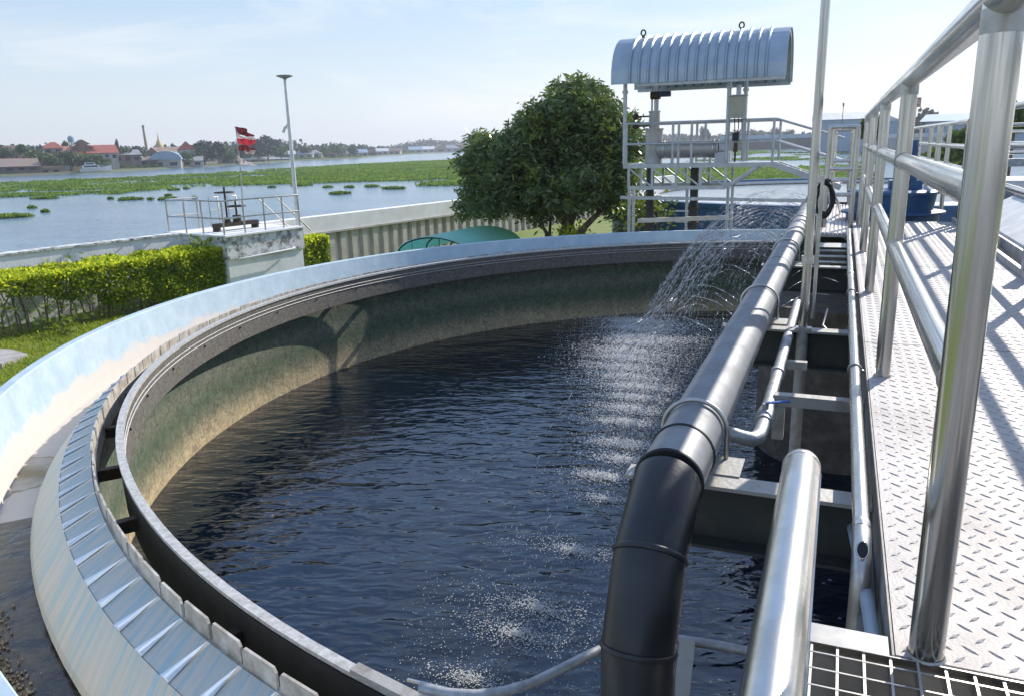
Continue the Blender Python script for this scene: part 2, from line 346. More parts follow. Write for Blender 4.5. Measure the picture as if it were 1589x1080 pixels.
xs = np.arange(-330, 60, .62); ys = np.arange(40, 420, .62); X, Y = np.meshgrid(xs, ys); X = X.ravel()+rng.uniform(-.3,.3,X.size); Y = Y.ravel()+rng.uniform(-.3,.3,Y.size)
# ragged edge: perturb the test position
ex = (vnoise(X,Y,7,3,1)-.5)*9; ey = (vnoise(X,Y,9,3,2)-.5)*9
k = inpoly(X+ex, Y+ey, PT)
# long streaks of open water, along the current (roughly facing the far bank)
ca, sa = c(.55), s(.55); A = X*ca+Y*sa; B = -X*sa+Y*ca
nz = .46*vnoise(A,B,52,7,3)+.34*vnoise(A,B,17,3,4)+.20*vnoise(A,B,5,1.6,5)
dist = np.hypot(X,Y)
th = np.where(dist < 150, .44, .487)
HP = [(U(a,b,-5.5).x, U(a,b,-5.5).y) for a,b in ((1000,242),(1110,238),(1220,234),(1330,231),(1330,257),(1220,261),(1110,263),(1000,264))]
th = th+np.where(inpoly(X+ex*.5,Y+ey*.5,HP), .22, 0)
k &= nz > th
X, Y = X[k], Y[k]
keep = rng.random(len(X)) < np.clip(210/np.hypot(X,Y), .35, 1); X, Y = X[keep], Y[keep]
nl = 4
P = np.stack([np.repeat(X,nl)+rng.uniform(-.4,.4,len(X)*nl), np.repeat(Y,nl)+rng.uniform(-.4,.4,len(X)*nl), np.full(len(X)*nl,-5.47)+rng.uniform(0,.12,len(X)*nl)], 1)
V, Fq = leaves(P, .38, up=.8, ratio=1.1)
o = npmesh('hyacinth_mat', V, Fq, hyam); tag(o, 'broad green mat of floating water hyacinth across the river', 'water plants', None, 'stuff')
print('hyacinth', len(Fq))
# green strips hugging the far shore
strips = [([(93,256),(140,259),(260,257),(300,254),(261,261),(175,264.5),(100,266)],.5),([(452,243),(540,241),(556,243),(561,245),(458,249.5)],.55),([(600,238.6),(650,237.2),(655,238.2),(612,240.6)],.6)]
PP = []
for pl, hh in strips:
    W = [(U(a,b,-5.2).x, U(a,b,-5.2).y) for a,b in pl]; wx = [q[0] for q in W]; wy = [q[1] for q in W]
    n_ = 9000; x = rng.uniform(min(wx),max(wx),n_*3); y = rng.uniform(min(wy),max(wy),n_*3); kk = inpoly(x,y,W); x=x[kk][:n_]; y=y[kk][:n_]
    PP.append(np.stack([x,y,np.full(len(x),-5.1)+rng.uniform(0,.5,len(x))],1))
V, Fq = leaves(np.concatenate(PP), 1.5, up=.9, ratio=.7)
o = npmesh('shore_reeds', V, Fq, bankgreen); tag(o, 'bright green reeds along the far shore', 'reeds', None, 'stuff')

# drifting clumps, one object each
clumps = [(18,338,42,'largest clump, at the left edge of the photo'),(49,324,8,'small clump above and right of the largest one'),(70,330,8,'small clump right of the largest one'),(71,309,32,'flat clump just off the mat on the left'),
(171,310,6,'tiny clump left of the long one in mid river'),(201,311,30,'long clump in open water, below the chimney'),(234,311,7,'tiny round clump between two longer ones'),(256,311,17,'middle sized clump, one of a trio right of the long one'),(261,305,8,'upper clump of the trio'),(270,310,9,'right hand clump of the trio'),
(269,296,16,'clump touching the mat edge above the trio'),(289,294,7,'small clump right of the mat edge'),(302,309,5,'tiny clump alone left of the railed platform'),(422,292,10,'clump between the flag and the lamp post'),(469,289,28,'long clump just right of the lamp post'),
(508,292,13,'small round clump right of the lamp post'),(527,302,27,'large low clump over the white wall'),(543,292,14,'dark clump above the large low one'),(577,291,20,'flat clump in the middle of the row'),(608,294,25,'twin clump in the row'),(623,294,10,'small clump at the right end of the twin one'),(707,288,26,'clump beside the tree, at the mat edge'),(1,287,4,None)]
for px, py, w, lb in clumps:
    if lb is None: continue
    q = U(px, py, -5.5); dd = q.length; wr = w*dd/F; n_ = int(50+w*16)
    a = rng.uniform(0,6.283,n_); rr = np.sqrt(rng.random(n_))*(1+.3*np.sin(a*3+px))
    P = np.stack([q.x+rr*np.cos(a)*wr*.5, q.y+rr*np.sin(a)*wr*.42, -5.48+rng.uniform(0,.18,n_)*(1-.6*rr)],1)
    V, Fq = leaves(P, .26+.04*(w>14), up=.9, ratio=.85)
    o = npmesh('hyacinth_clump', V, Fq, hyam, org=(q.x,q.y,-5.5)); tag(o, 'floating hyacinth: '+lb, 'water plant', 'hyacinth clumps drifting on the river')

# ------------------------------------------------------------------ trees, near and far
def crown_points(ells, n, shell=.45, clusters=0, crad=.3):
    out = []
    vols = np.array([e[3]*e[4]*e[5] for e in ells])**.7; vols /= vols.sum()
    for e, w in zip(ells, vols):
        m_ = max(4, int(n*w)); d = rng.normal(size=(m_,3)); d /= np.linalg.norm(d,axis=1)[:,None]
        r_ = (shell+(1-shell)*rng.random(m_))[:,None]
        out.append(np.array(e[:3])+d*r_*np.array(e[3:6]))
    return np.concatenate(out)
PROTO = {}
def far_tree(name, px, base, top_, w, kind, label, group='trees on the far bank', z=-4.9, dist=None):
    """px centre, image rows of base and top, width in photo pixels"""
    if dist is None: q = U(px, base, z); dist = math.hypot(q.x, q.y)
    d = ray(px, base); hd = Vector((d.x,d.y)).normalized(); q = Vector((hd.x*dist, hd.y*dist, d.z/math.hypot(d.x,d.y)*dist))
    depth = q.dot(fwd); W = w*depth/F; H = (base-top_)*depth/F
    zt_ = q.z+H; q.z = min(q.z, -4.9); H = zt_-q.z
    key = (kind, int(px) % 3)
    first = key not in PROTO
    if first:
        r_ = thing(name, label, 'tree', (q.x,q.y,q.z), group)
        n_ = 7+int(px)%3; ells = []
        for i in range(n_):
            a = 6.283*i/n_+rng.uniform(-.4,.4); rr = .26 if i else 0
            ells.append((rr*c(a), rr*s(a), .55+rng.uniform(-.16,.2)*(1 if i else 1.4), .23+rng.uniform(-.04,.05), .23, .22))
        ells.append((0,0,.74,.2,.2,.22))
        P = crown_points(ells, 1500, .62); V, Fq = leaves(P, .085, up=.2, ratio=.8)
        V = V + np.array(q)
        mt = {'dark':fartree,'bright':fartree2,'blue':fartree3}[kind]
        npmesh('crown', V, Fq, mt, parent=r_)
        tb = MB(); tb.tube([(q.x,q.y,q.z-.02),(q.x+.02,q.y,q.z+.25),(q.x-.01,q.y,q.z+.6)], .03, 7, rs=[.035,.025,.01])
        tb.tube([(q.x+.01,q.y,q.z+.25),(q.x+.16,q.y,q.z+.55)], .02, 6, rs=[.02,.008])
        tb.build('trunk', bark, r_); PROTO[key] = r_
        r_.scale = (W, W, H)
        return r_
    src = PROTO[key]; r_ = src.copy(); COL.objects.link(r_); r_.location = q; r_.rotation_euler = (0,0,rng.uniform(0,6.28)); r_.scale = (W, W, H)
    r_['label'] = label; r_['group'] = group; r_.name = name
    for ch in src.children:
        cc = ch.copy(); COL.objects.link(cc); cc.parent = r_
    return r_
ft = [
 (12,262,228,40,'dark','dark tree behind the leftmost hip roofed house'),(38,255,224,34,'dark','round tree between the leftmost house and the red tiled one'),(64,262,233,44,'bright','leafy tree in front of the red tiled house'),(88,266,240,38,'bright','low spreading tree left of the white boat'),
 (110,264,236,40,'dark','dense dark tree above the white boat'),(131,262,240,34,'bright','bushy tree right above the boat cabin'),(153,262,241,40,'bright','bright green tree right of the boat'),(103,236,218,20,'dark','small tree beside the water tower'),
 (183,236,215,9,'blue','thin tall tree sticking up left of the chimney'),(192,246,226,36,'dark','rounded tree left of the chimney'),(214,246,226,34,'dark','rounded tree at the foot of the chimney'),(288,260,236,26,'bright','small tree left of the red roofed hall'),
 (300,256,226,34,'dark','tree in front of the red roofed hall'),(318,256,218,44,'blue','tall broad tree right of the red roofed hall'),(340,256,220,40,'dark','broad tree left of the flagpole'),(356,256,228,28,'bright','lighter tree behind the flagpole'),
 (378,252,226,26,'dark','tree just right of the flags'),(402,250,216,38,'blue','dark rounded tree left of the lamp post'),(416,250,212,44,'blue','tallest dark tree beside the lamp post'),(437,250,226,24,'bright','green tree between the dark tree and the lamp post'),
 (476,243,229,22,'dark','low tree right of the lamp post'),(502,243,226,18,'bright','yellow green tree above the reed strip'),(523,243,226,20,'bright','round tree at the middle of the reed strip'),(548,242,228,18,'dark','small tree at the end of the reed strip'),
 (1420,221,196,14,'dark','small tree beside the signboard'),(1428,224,168,46,'blue','large rounded dark tree behind the railings under the signboard'),
 (1222,222,201,24,'blue','dark tree left of the big warehouse'),(1204,222,198,20,'blue','dark rounded tree right of the platform stair'),(1093,232,196,18,'blue','spindly tree seen over the steel drum'),
 (1062,234,214,22,'dark','low tree left of the spindly one'),(1030,234,216,20,'dark','low tree behind the drum'),(1136,232,205,28,'dark','tree behind the control box post'),(1165,230,207,26,'dark','tree right of the control box'),
]
for i,(px,b_,t_,w,kd,lb) in enumerate(ft):
    far_tree('riverside_tree', px, b_, t_, w, kd, lb, 'trees on the far bank', dist=math.hypot(*U(px, np.interp(px,[a for a,_ in shore],[b for _,b in shore])-.5, -5.4).xy)*(1.0+max(0,np.interp(px,[a for a,_ in shore],[b for _,b in shore])-b_)*.006)*(.7 if px > 1400 else 1))
# distant tree line behind the houses
PP = []
for px in np.arange(-20, 1600, 1.1):
    sb = np.interp(px,[a for a,_ in shore],[b for _,b in shore]); q = U(px, sb-.5, -5.5); D_ = min(math.hypot(q.x,q.y)*1.25+60, 1900)
    dd = Vector((q.x,q.y,0)).normalized(); hz = 236-.0257*(px-400)+.0
    Hh = (3+2.5*math.sin(px*.05)+2.2*math.sin(px*.017+1)+1.5*math.sin(px*.21))*(1.25 if px<480 else .8)+4.5
    n_ = 34; cx_, cy_ = dd.x*D_, dd.y*D_
    PP.append(np.stack([cx_+rng.normal(0,4,n_), cy_+rng.normal(0,14,n_), -4+np.sqrt(rng.random(n_))*Hh*(.62+.2*rng.random())*D_/560],1))
V, Fq = leaves(np.concatenate(PP), 2.6, up=.1, ratio=.9)
o = npmesh('distant_woodland', V, Fq, fartree3); tag(o, 'low hazy line of distant trees behind the riverside houses', 'woodland', None, 'stuff')

# ------------------------------------------------------------------ houses on the far bank
HM = {}
def hm(kind):
    if kind in HM: return HM[kind]
    cols = dict(brown=((.24,.14,.10),(.17,.10,.075)), red=((.42,.10,.07),(.30,.09,.06)), tan=((.40,.27,.18),(.28,.19,.13)), blue=((.22,.33,.42),(.30,.38,.44)), grey=((.33,.34,.35),(.22,.22,.23)), white=((.62,.63,.62),(.48,.48,.47)), rust=((.30,.17,.11),(.22,.2,.18)), gold=((.62,.42,.16),(.45,.30,.12)), green=((.12,.22,.16),(.16,.25,.2)), wallw=((.46,.43,.39),(.33,.31,.28)), wallb=((.20,.17,.14),(.13,.11,.09)), wallt=((.45,.36,.26),(.36,.28,.2)), glass=((.03,.035,.04),(.05,.055,.06)), orange=((.55,.25,.12),(.42,.2,.1)))
    a, b = cols[kind]; HM[kind] = mat('far_'+kind, a, b, .5, .75, 0, stretch=(1,1,.4)); return HM[kind]
def house(px0, px1, base, eave, top_, roof, wall, style, label, name='riverside_house', group='houses on the far bank', deep=1.2, yaw=None, wins=3, dist=None, cat='house'):
    pc = (px0+px1)/2; sb = np.interp(pc,[a for a,_ in shore],[b for _,b in shore])
    if dist is None:
        q = U(pc, max(base, sb-1.4) if base > sb-2 else sb-.8, -5.2); dist = math.hypot(q.x,q.y)*(1.05 if base > sb-6 else 1.13)
    d = ray(pc, base); L_ = math.hypot(d.x,d.y); q = Vector((d.x/L_*dist, d.y/L_*dist, d.z/L_*dist)); dep = q.dot(fwd); k_ = dep/F
    W = (px1-px0)*k_; He = (base-eave)*k_; Ht = (base-top_)*k_; D = max(W*deep, 3)
    yw = math.atan2(d.y, d.x)-math.pi/2 + (yaw if yaw is not None else ((px0*7) % 11-5)*.03)
    z0 = min(q.z, -4.9)-.3
    r_ = thing(name, label, cat, (q.x,q.y,z0), group); fx = Vector((c(yw),s(yw),0)); fy = Vector((-s(yw),c(yw),0))
    T = lambda x,y,z: tuple(Vector((q.x,q.y,0))+fx*x+fy*y+Vector((0,0,z)))
    ze = q.z+He; zt = q.z+Ht; w2 = W*.46; ov = W*.5
    def tbox(mb, x0,x1,y0,y1,za,zb):
        mb.add([T(x,y,z) for z in (za,zb) for y in (y0,y1) for x in (x0,x1)], [(0,2,3,1),(4,5,7,6),(0,1,5,4),(2,6,7,3),(0,4,6,2),(1,3,7,5)])
    wb = MB(); tbox(wb, -w2,w2, 0,D, z0, ze); wo = wb.build('wall', hm(wall), r_)
    rb = MB(); t_ = max(.12, .03*W)
    if style == 'gable_side':     # ridge parallel to the front
        rb.add([T(-ov,-.06*D,ze-.1),T(ov,-.06*D,ze-.1),T(ov,D*.5,zt),T(-ov,D*.5,zt),T(-ov,D*1.06,ze-.1),T(ov,D*1.06,ze-.1)], [(0,1,2,3),(3,2,5,4),(0,3,4),(1,5,2),(0,4,5,1)])
    elif style == 'gable_front':
        rb.add([T(-ov,-.05*D,ze),T(0,-.05*D,zt),T(ov,-.05*D,ze),T(-ov,D,ze),T(0,D,zt),T(ov,D,ze)], [(0,2,1),(3,4,5),(0,1,4,3),(1,2,5,4),(0,3,5,2)])
    elif style == 'hip':
        rb.add([T(-ov,-.08*D,ze),T(ov,-.08*D,ze),T(ov,D*1.08,ze),T(-ov,D*1.08,ze),T(-ov*.25,D*.5,zt),T(ov*.25,D*.5,zt)], [(0,1,5,4),(2,3,4,5),(0,4,3),(1,2,5),(0,3,2,1)])
    elif style == 'flat':
        tbox(rb, -ov,ov,-.05*D,D*1.05,ze,zt)
    elif style == 'arch':
        n_ = 10; A_ = [(-ov*c(math.pi*i/n_), ze+(zt-ze)*s(math.pi*i/n_)) for i in range(n_+1)]
        rb.add([T(x,-.03*D,z) for x,z in A_]+[T(x,D,z) for x,z in A_], [(i,i+1,n_+2+i,n_+1+i) for i in range(n_)]+[tuple(range(n_+1))[::-1], tuple(range(n_+1,2*n_+2))])
    elif style == 'tiers':        # stacked temple gables
        for i in range(3):
            f = 1-.2*i; za = ze+(zt-ze)*.30*i; zb = ze+(zt-ze)*(.42+.29*i); o_ = ov*f
            rb.add([T(-o_,-.05*D+i*.08*D,za),T(0,-.05*D+i*.08*D,zb),T(o_,-.05*D+i*.08*D,za),T(-o_,D*(.95-.1*i),za),T(0,D*(.95-.1*i),zb),T(o_,D*(.95-.1*i),za)], [(0,2,1),(3,4,5),(0,1,4,3),(1,2,5,4),(0,3,5,2)])
    rb.build('roof', hm(roof), r_)
    for i in range(wins):
        x = -w2+2*w2*(i+.5)/wins; ww = .5*w2/wins; h1 = q.z+He*.30; h2 = q.z+He*.72
        if He < .6: break
        wm = MB(); tbox(wm, x-ww,x+ww,-.12,-.02,h1,h2); wm.build('window', hm('glass'), r_)
    return r_
hs = [
 (-14,50,262,246,227,'brown','wallw','hip','leftmost white walled house under a brown hip roof',3),
 (-10,60,268,259,247,'rust','wallb','gable_side','long low house with a faded red roof at the left edge',4),
 (52,76,262,256,251,'blue','wallb','flat','small shed under a blue sheet roof, left of the leafy tree',2),
 (15,94,271.5,263.5,259,'tan','wallt','flat','low weathered landing building on the left shore',5),
 (52,120,250,237,229,'brown','wallw','hip','wide dark roofed house under the small red tiled one',3),
 (68,98,238,231,221.5,'red','wallw','hip','upper house with a small red tiled hip roof',2),
 (95,122,246,236,228,'orange','wallw','gable_side','house with an orange tiled roof left of the temple',2),
 (113,152,248,236,218,'brown','gold','tiers','temple hall with dark stacked gables and gold front',0),
 (138,184,250,238,226,'red','wallw','gable_side','long red roofed hall right of the temple gables',4),
 (126,172,255,246,238,'white','wallw','gable_side','white walled house below the long red roof',3),
 (179,220,254,241,233.5,'grey','wallb','gable_side','grey roofed house in front of the rounded trees',3),
 (200,222,255,246,238,'white','wallw','gable_front','small white gabled house left of the blue barn',1),
 (170,246,259,250,244,'rust','wallb','gable_side','long brown waterfront shed row on stilts',5),
 (236,282,262,249,236,'blue','wallw','arch','blue arched roof boathouse on the shore',2),
 (228,246,246,238,230,'brown','wallb','gable_front','dark gabled hut under the chimney',1),
 (243,282,247,238,229,'tan','wallt','gable_side','brown roofed temple building right of the golden spire',2),
 (279,306,258,234,221,'red','wallw','gable_front','tall white hall with a red gabled roof',2),
 (282,316,260,250,244,'grey','wallw','gable_side','grey roofed house at the foot of the red roofed hall',2),
 (340,362,256,246,236,'brown','wallb','gable_front','brown stilt house left of the flags',1),
 (362,376,256,249,241,'white','wallw','gable_front','small white pointed house behind the flagpole',1),
 (380,412,253.5,249.5,247,'white','wallb','flat','row of white awnings on the shore right of the flags',4),
 (410,450,251,247.5,244.5,'grey','wallb','gable_side','low grey shed beneath the tallest dark tree',3),
 (441,460,248,240,235,'white','wallw','gable_side','white roofed house just behind the lamp post',2),
 (462,486,247,240,235,'grey','wallw','gable_side','pale house right of the lamp post',2),
 (478,500,246,239,234.5,'white','wallw','gable_front','bright white house above the reeds',1),
 (500,522,246,240,235,'brown','wallb','gable_side','dark roofed house behind the reeds',2),
 (520,540,245.5,239,233.5,'rust','wallt','gable_front','brick coloured house over the reed strip',1),
 (538,556,244.5,239,234.5,'grey','wallw','gable_side','grey house near the end of the reeds',2),
 (553,572,244,237.5,232.5,'blue','wallw','gable_side','house with a blue roof right of the reeds',2),
 (570,586,243,237,233,'rust','wallb','gable_front','small rusty shed on the waterside',1),
 (584,604,242,235.5,231,'white','wallw','gable_side','white house in the middle of the far row',2),
 (602,622,241,235,230.5,'brown','wallt','gable_side','brown roofed house above the small reed strip',2),
 (620,636,239.5,234,229.5,'grey','wallw','gable_front','narrow grey house in the far row',1),
 (634,656,239,233,228.5,'blue','wallw','gable_side','pale blue roofed shed in the far row',2),
 (655,676,238,232.5,228,'white','wallw','gable_side','long white shed near the far bend',2),
 (674,694,237.5,231,226,'tan','wallt','gable_front','tan gabled house near the far bend',1),
 (692,712,237,230.5,226,'grey','wallw','gable_side','grey warehouse at the far bend',2),
 (708,728,236.5,229,223,'orange','wallw','gable_front','orange roofed building near the tree',1),
 (726,746,236,230,226,'white','wallw','gable_side','white building half behind the big tree',2),
 (1040,1090,231,226,221,'grey','wallw','gable_side','grey shed seen over the steel drum',3),
 (1168,1188,226,219.5,214,'orange','wallw','gable_side','small building with a salmon roof behind the platform rail',2),
]
for h in hs:
    house(h[0],h[1],h[2],h[3],h[4],h[5],h[6],h[7],h[8],wins=h[9])
# right hand bank: long dark waterside sheds and the big warehouses
house(1120,1300,232,216,210,'blue','glass','flat','long dark blue waterside shed beyond the platform stair',name='waterside_shed',wins=0,group='warehouses on the far bank',deep=.3,yaw=0,cat='shed')
house(1262,1345,224,187,176,'white','blue','gable_side','big pale warehouse behind the tall pole',name='warehouse',wins=0,group='warehouses on the far bank',dist=330,yaw=.05,cat='warehouse')
house(1338,1394,222,190,178,'white','blue','gable_front','blue gabled warehouse end behind the walkway posts',name='warehouse',wins=0,group='warehouses on the far bank',dist=300,yaw=.05,cat='warehouse')
house(1436,1640,224,187,174,'blue','blue','gable_side','long blue grey warehouse at the right edge of the photo',name='warehouse',wins=0,group='warehouses on the far bank',dist=280,yaw=.0,cat='warehouse')
house(1380,1480,226,214,208,'white','wallw','flat','low white walled building under the signboard',name='warehouse',wins=0,group='warehouses on the far bank',dist=230,yaw=0,deep=.2,cat='warehouse')

# chimney, golden spire, water tower, antenna, signboard
def farpt(px, base, dist):
    d = ray(px, base); L_ = math.hypot(d.x,d.y); q = Vector((d.x/L_*dist, d.y/L_*dist, d.z/L_*dist)); return q, q.dot(fwd)/F
q, k_ = farpt(229, 238, 520)
r_ = thing('chimney', 'tall tan brick chimney rising above the far bank', 'chimney', (q.x,q.y,-5))
MB().cyl((q.x,q.y,-5),(q.x-.8,q.y,q.z+39*k_),2.6*k_,14,r1=1.5*k_).build('shaft', hm('tan'), r_)
MB().cyl((q.x-.8,q.y,q.z+38*k_),(q.x-.8,q.y,q.z+41.5*k_),1.8*k_,14).build('cap', hm('wallb'), r_)
q, k_ = farpt(248, 236, 470)
r_ = thing('temple_spire', 'pointed golden temple spire right of the chimney', 'stupa', (q.x,q.y,-5))
pr = [(8.5,-6),(8.5,2),(7,3.5),(6.6,6),(5.2,10),(3.2,14),(1.8,17),(.9,20),(.2,28)]
sp = MB(); nn=14; vs=[]
for r0,z0 in pr:
    for k in range(nn): vs.append((q.x+r0*k_*c(6.283*k/nn), q.y+r0*k_*s(6.283*k/nn), q.z+z0*k_))
sp.add(vs, [(i*nn+k, i*nn+(k+1)%nn, (i+1)*nn+(k+1)%nn, (i+1)*nn+k) for i in range(len(pr)-1) for k in range(nn)], 0, True)
sp.build('bell', hm('gold'), r_); MB().box((q.x-8*k_,q.y-8*k_,-5.2),(q.x+8*k_,q.y+8*k_,q.z-3*k_)).build('base', hm('wallw'), r_)
q, k_ = farpt(113, 236, 480)
r_ = thing('water_tower', 'small blue grey domed water tower behind the temple', 'water tower', (q.x,q.y,-5))
for a in range(4): MB().cyl((q.x+3.4*k_*c(a*1.57+.7),q.y+3.4*k_*s(a*1.57+.7),-5),(q.x+2.6*k_*c(a*1.57+.7),q.y+2.6*k_*s(a*1.57+.7),q.z+15*k_),.5*k_,8).build('leg', hm('grey'), r_)
MB().cyl((q.x,q.y,q.z+14*k_),(q.x,q.y,q.z+20*k_),4.6*k_,16).build('tank', hm('blue'), r_)
MB().sphere((q.x,q.y,q.z+20*k_),4.6*k_,14,(1,1,.9)).build('dome', hm('blue'), r_)
q, k_ = farpt(1308, 175, 300)
r_ = thing('antenna_mast', 'thin dark mast on the big pale warehouse roof', 'mast', (q.x,q.y,q.z-2))
MB().cyl((q.x,q.y,q.z-4),(q.x,q.y,q.z+13*k_),.5*k_,6).build('mast', darkmet, r_); MB().cyl((q.x,q.y,q.z+9*k_),(q.x,q.y,q.z+14*k_),1.3*k_,8).build('panel_antenna', darkmet, r_)
q, k_ = farpt(1417, 215, 200)
r_ = thing('signboard', 'small rust red roadside signboard on a post over the railings', 'sign', (q.x,q.y,-5))
MB().cyl((q.x,q.y,-5),(q.x,q.y,q.z+48*k_),.8*k_,8).build('post', darkmet, r_)
MB().box((q.x-6*k_,q.y-.2,q.z+46*k_),(q.x+6*k_,q.y+.2,q.z+60*k_)).build('board', mat('sign_red',(.28,.09,.05),(.45,.22,.12),1.6,.6,contrast=(.45,.55)), r_)
MB().box((q.x-4.5*k_,q.y-.28,q.z+51*k_),(q.x+4*k_,q.y-.21,q.z+53*k_)).box((q.x-3.5*k_,q.y-.28,q.z+55*k_),(q.x+4.5*k_,q.y-.21,q.z+56.5*k_)).build('marking', mat('sign_pale',(.6,.5,.42)), r_)

# ------------------------------------------------------------------ white boat
q = U(150, 268.8, -5.5); d = Vector((q.x,q.y,0)).normalized(); side = Vector((d.y,-d.x,0)); k_ = q.dot(fwd)/F
L_ = 44*k_
r_ = thing('motor_yacht', 'white cabin cruiser moored on the left of the far shore', 'boat', (q.x,q.y,-5.5))
def bt(x,y,z): return tuple(Vector((q.x,q.y,-5.5))+side*x*L_+d*y*L_+Vector((0,0,z*L_)))
hb = MB(); st = [(-.5,.11,.0,.15),(-.25,.13,-.01,.15),(.1,.13,-.01,.17),(.32,.09,0,.2),(.5,.005,.06,.25)]
vs = []
for x,w,zb,zt in st: vs += [bt(x,-w*.7,zb),bt(x,-w,zt),bt(x,w,zt),bt(x,w*.7,zb)]
hb.add(vs, [(4*i+j,4*i+(j+1)%4,4*i+4+(j+1)%4,4*i+4+j) for i in range(4) for j in range(4)]+[(0,1,2,3)])
hb.build('hull', white, r_)
cb = MB()
for x0,x1,y_,z0,z1,t_ in ((-.42,.15,.09,.16,.27,.05),(-.34,.02,.075,.275,.36,.05)):
    cb.add([bt(x0,-y_,z0),bt(x1,-y_,z0),bt(x1,y_,z0),bt(x0,y_,z0),bt(x0+.01,-y_*.9,z1),bt(x1-t_,-y_*.9,z1),bt(x1-t_,y_*.9,z1),bt(x0+.01,y_*.9,z1)], [(0,1,5,4),(1,2,6,5),(2,3,7,6),(3,0,4,7),(4,5,6,7)])
cab = cb.build('cabin', white, r_)
wb = MB(); wb.add([bt(-.36,-.094,.20),bt(.08,-.094,.20),bt(.06,-.090,.25),bt(-.36,-.090,.25)],[(0,1,2,3)]); wb.add([bt(-.30,-.079,.30),bt(-.03,-.079,.30),bt(-.05,-.076,.345),bt(-.30,-.076,.345)],[(0,1,2,3)])
wb.build('window', hm('glass'), cab)
MB().tube([bt(.12,-.1,.18),bt(.14,-.1,.27),bt(.4,-.05,.33),bt(.49,0,.31)], .004*L_, 6).build('bow_rail', steel2, r_)

# ------------------------------------------------------------------ river wall, block, hedges
ang = math.atan(.2); wd = Vector((s(ang),c(ang),0)); wn = Vector((c(ang),-s(ang),0))   # along the wall / towards the tank
def WP(t, off, z):   # t metres along from y=11.22
    b_ = Vector((-16.43,11.22,0))+wd*t+wn*off; return (b_.x,b_.y,z)
def wbox(mb, t0,t1,o0,o1,z0,z1, mi=0):
    mb.add([WP(t,o_,z) for z in (z0,z1) for o_ in (o0,o1) for t in (t0,t1)], [(0,1,3,2),(4,6,7,5),(0,4,5,1),(2,3,7,6),(0,2,6,4),(1,5,7,3)], mi)
TB = 4.35   # block start along the wall
TE = 6.75
r_ = thing('river_wall', 'long low white concrete wall along the river with pilasters on its right part', 'wall', WP(0,0,GZ))
wb = MB(); wbox(wb,-45,TB-.02,-.25,0,GZ-.2,-2.0); wbox(wb,TE,37,-.25,-.08,GZ-.2,-2.42); wb.build('wall_panel', conc, r_)
wb = MB(); wbox(wb,-45,TB-.02,-.30,.035,-1.998,-1.955); wb.build('coping', concst, r_)
wb = MB(); wbox(wb,TE+.003,37,-.28,.12,-2.417,-1.93); wb.build('top_beam', concpl, r_)
wb = MB(); wbox(wb,TE+.9,37,.123,.16,-2.46,-2.40)
t = TE+.6
while t < 36.5:
    p_ = MB(); wbox(p_, t, t+.21, -.078, .10, GZ-.1, -2.42); p_.build('pilaster', coltan, r_); t += .485
wb.build('drip_edge', coltan, r_)
r_ = thing('gate_block', 'stained white concrete block standing out from the river wall under the railed platform', 'concrete block', WP(TB,.9,GZ))
wb = MB(); wbox(wb,TB,TE,-.6,1.75,GZ-.1,-2.55); wb.build('base_block', conc, r_)
wb = MB(); wbox(wb,TB-.03,TE+.03,-.62,1.80,-2.547,-2.0); wb.build('upper_band', concst, r_)
wb = MB(); wbox(wb,TB-.06,TE+.06,-.7,1.86,-1.997,-1.955); wb.build('top_slab', concpl, r_)
MB().tube([WP(TB+.25,1.84,-2.56),WP(TB+.35,1.9,-2.55),WP(TE-.5,1.9,-2.5),WP(TE-.35,1.84,-2.48)], .025, 8).build('conduit', conc, r_)
wb = MB(); wbox(wb, TE+.05, TE+.75, -.1, .30, GZ, -2.0); r2_ = thing('concrete_pier', 'small white pier with two dark holes right of the block', 'pier', WP(TE+.4,0,GZ)); wb.build('pier', conc, r2_)
for a,b_ in ((.2,-2.12),(.3,-2.35)): MB().cyl(WP(TE+.4+a*.5,.30,b_), WP(TE+.4+a*.5,.305,b_), .035, 10).build('hole', rubber, r2_)

# railing on the block
r_ = thing('platform_railing', 'weathered steel railing round the top of the white block by the river', 'railing', WP(TB,1.7,-1.955))
def rail(par, pts, r, m_, name='rail', seg=12): return MB().tube(pts, r, seg).build(name, m_, par)
zt, zm, zb_ = -1.13, -1.55, -1.955
ring = [(TB+.0,-.55),(TB+.0,1.72),(TE-.0,1.72)]
for z in (zt, zm): rail(r_, [WP(a,o_,z) for a,o_ in ring], .021, steel2)
for a,o_ in ((TB,1.72),(TB,.9),(TB,.2),(TB,-.55),(TB+.62,1.72),(TB+1.25,1.72),(TB+1.85,1.72),(TE,1.72)): rail(r_, [WP(a,o_,zb_),WP(a,o_,zt)], .021, steel2, 'post', 10)
for z in (zt, zm): rail(r_, [WP(TB,-.55,z),WP(TB+.9,-.55,z)], .021, steel2)
for a in (TB+.9, ): rail(r_, [WP(a,-.55,zb_),WP(a,-.55,zt)], .021, steel2, 'post', 10)
r_ = thing('steel_ladder', 'pair of slanting handrails and ladder hoops going down to the river', 'ladder', WP(TE-.4,-.4,-1.955))
for a in (TE-1.15, TE-.55):
    rail(r_, [WP(a,-.5,-1.955),WP(a,-.5,-1.15),WP(a+.28,-.5,-1.15),WP(a+.28,-.5,-1.955)], .018, steel2, 'hoop', 10); rail(r_, [WP(a,-.5,-1.5),WP(a+.28,-.5,-1.5)], .014, steel2, 'rung', 8)
for a in (0, .85): rail(r_, [WP(TE-.9+a,1.2-a*.4,-1.15),WP(TE+.2+a,1.3-a*.4,-2.2)], .018, steel2, 'handrail', 10)
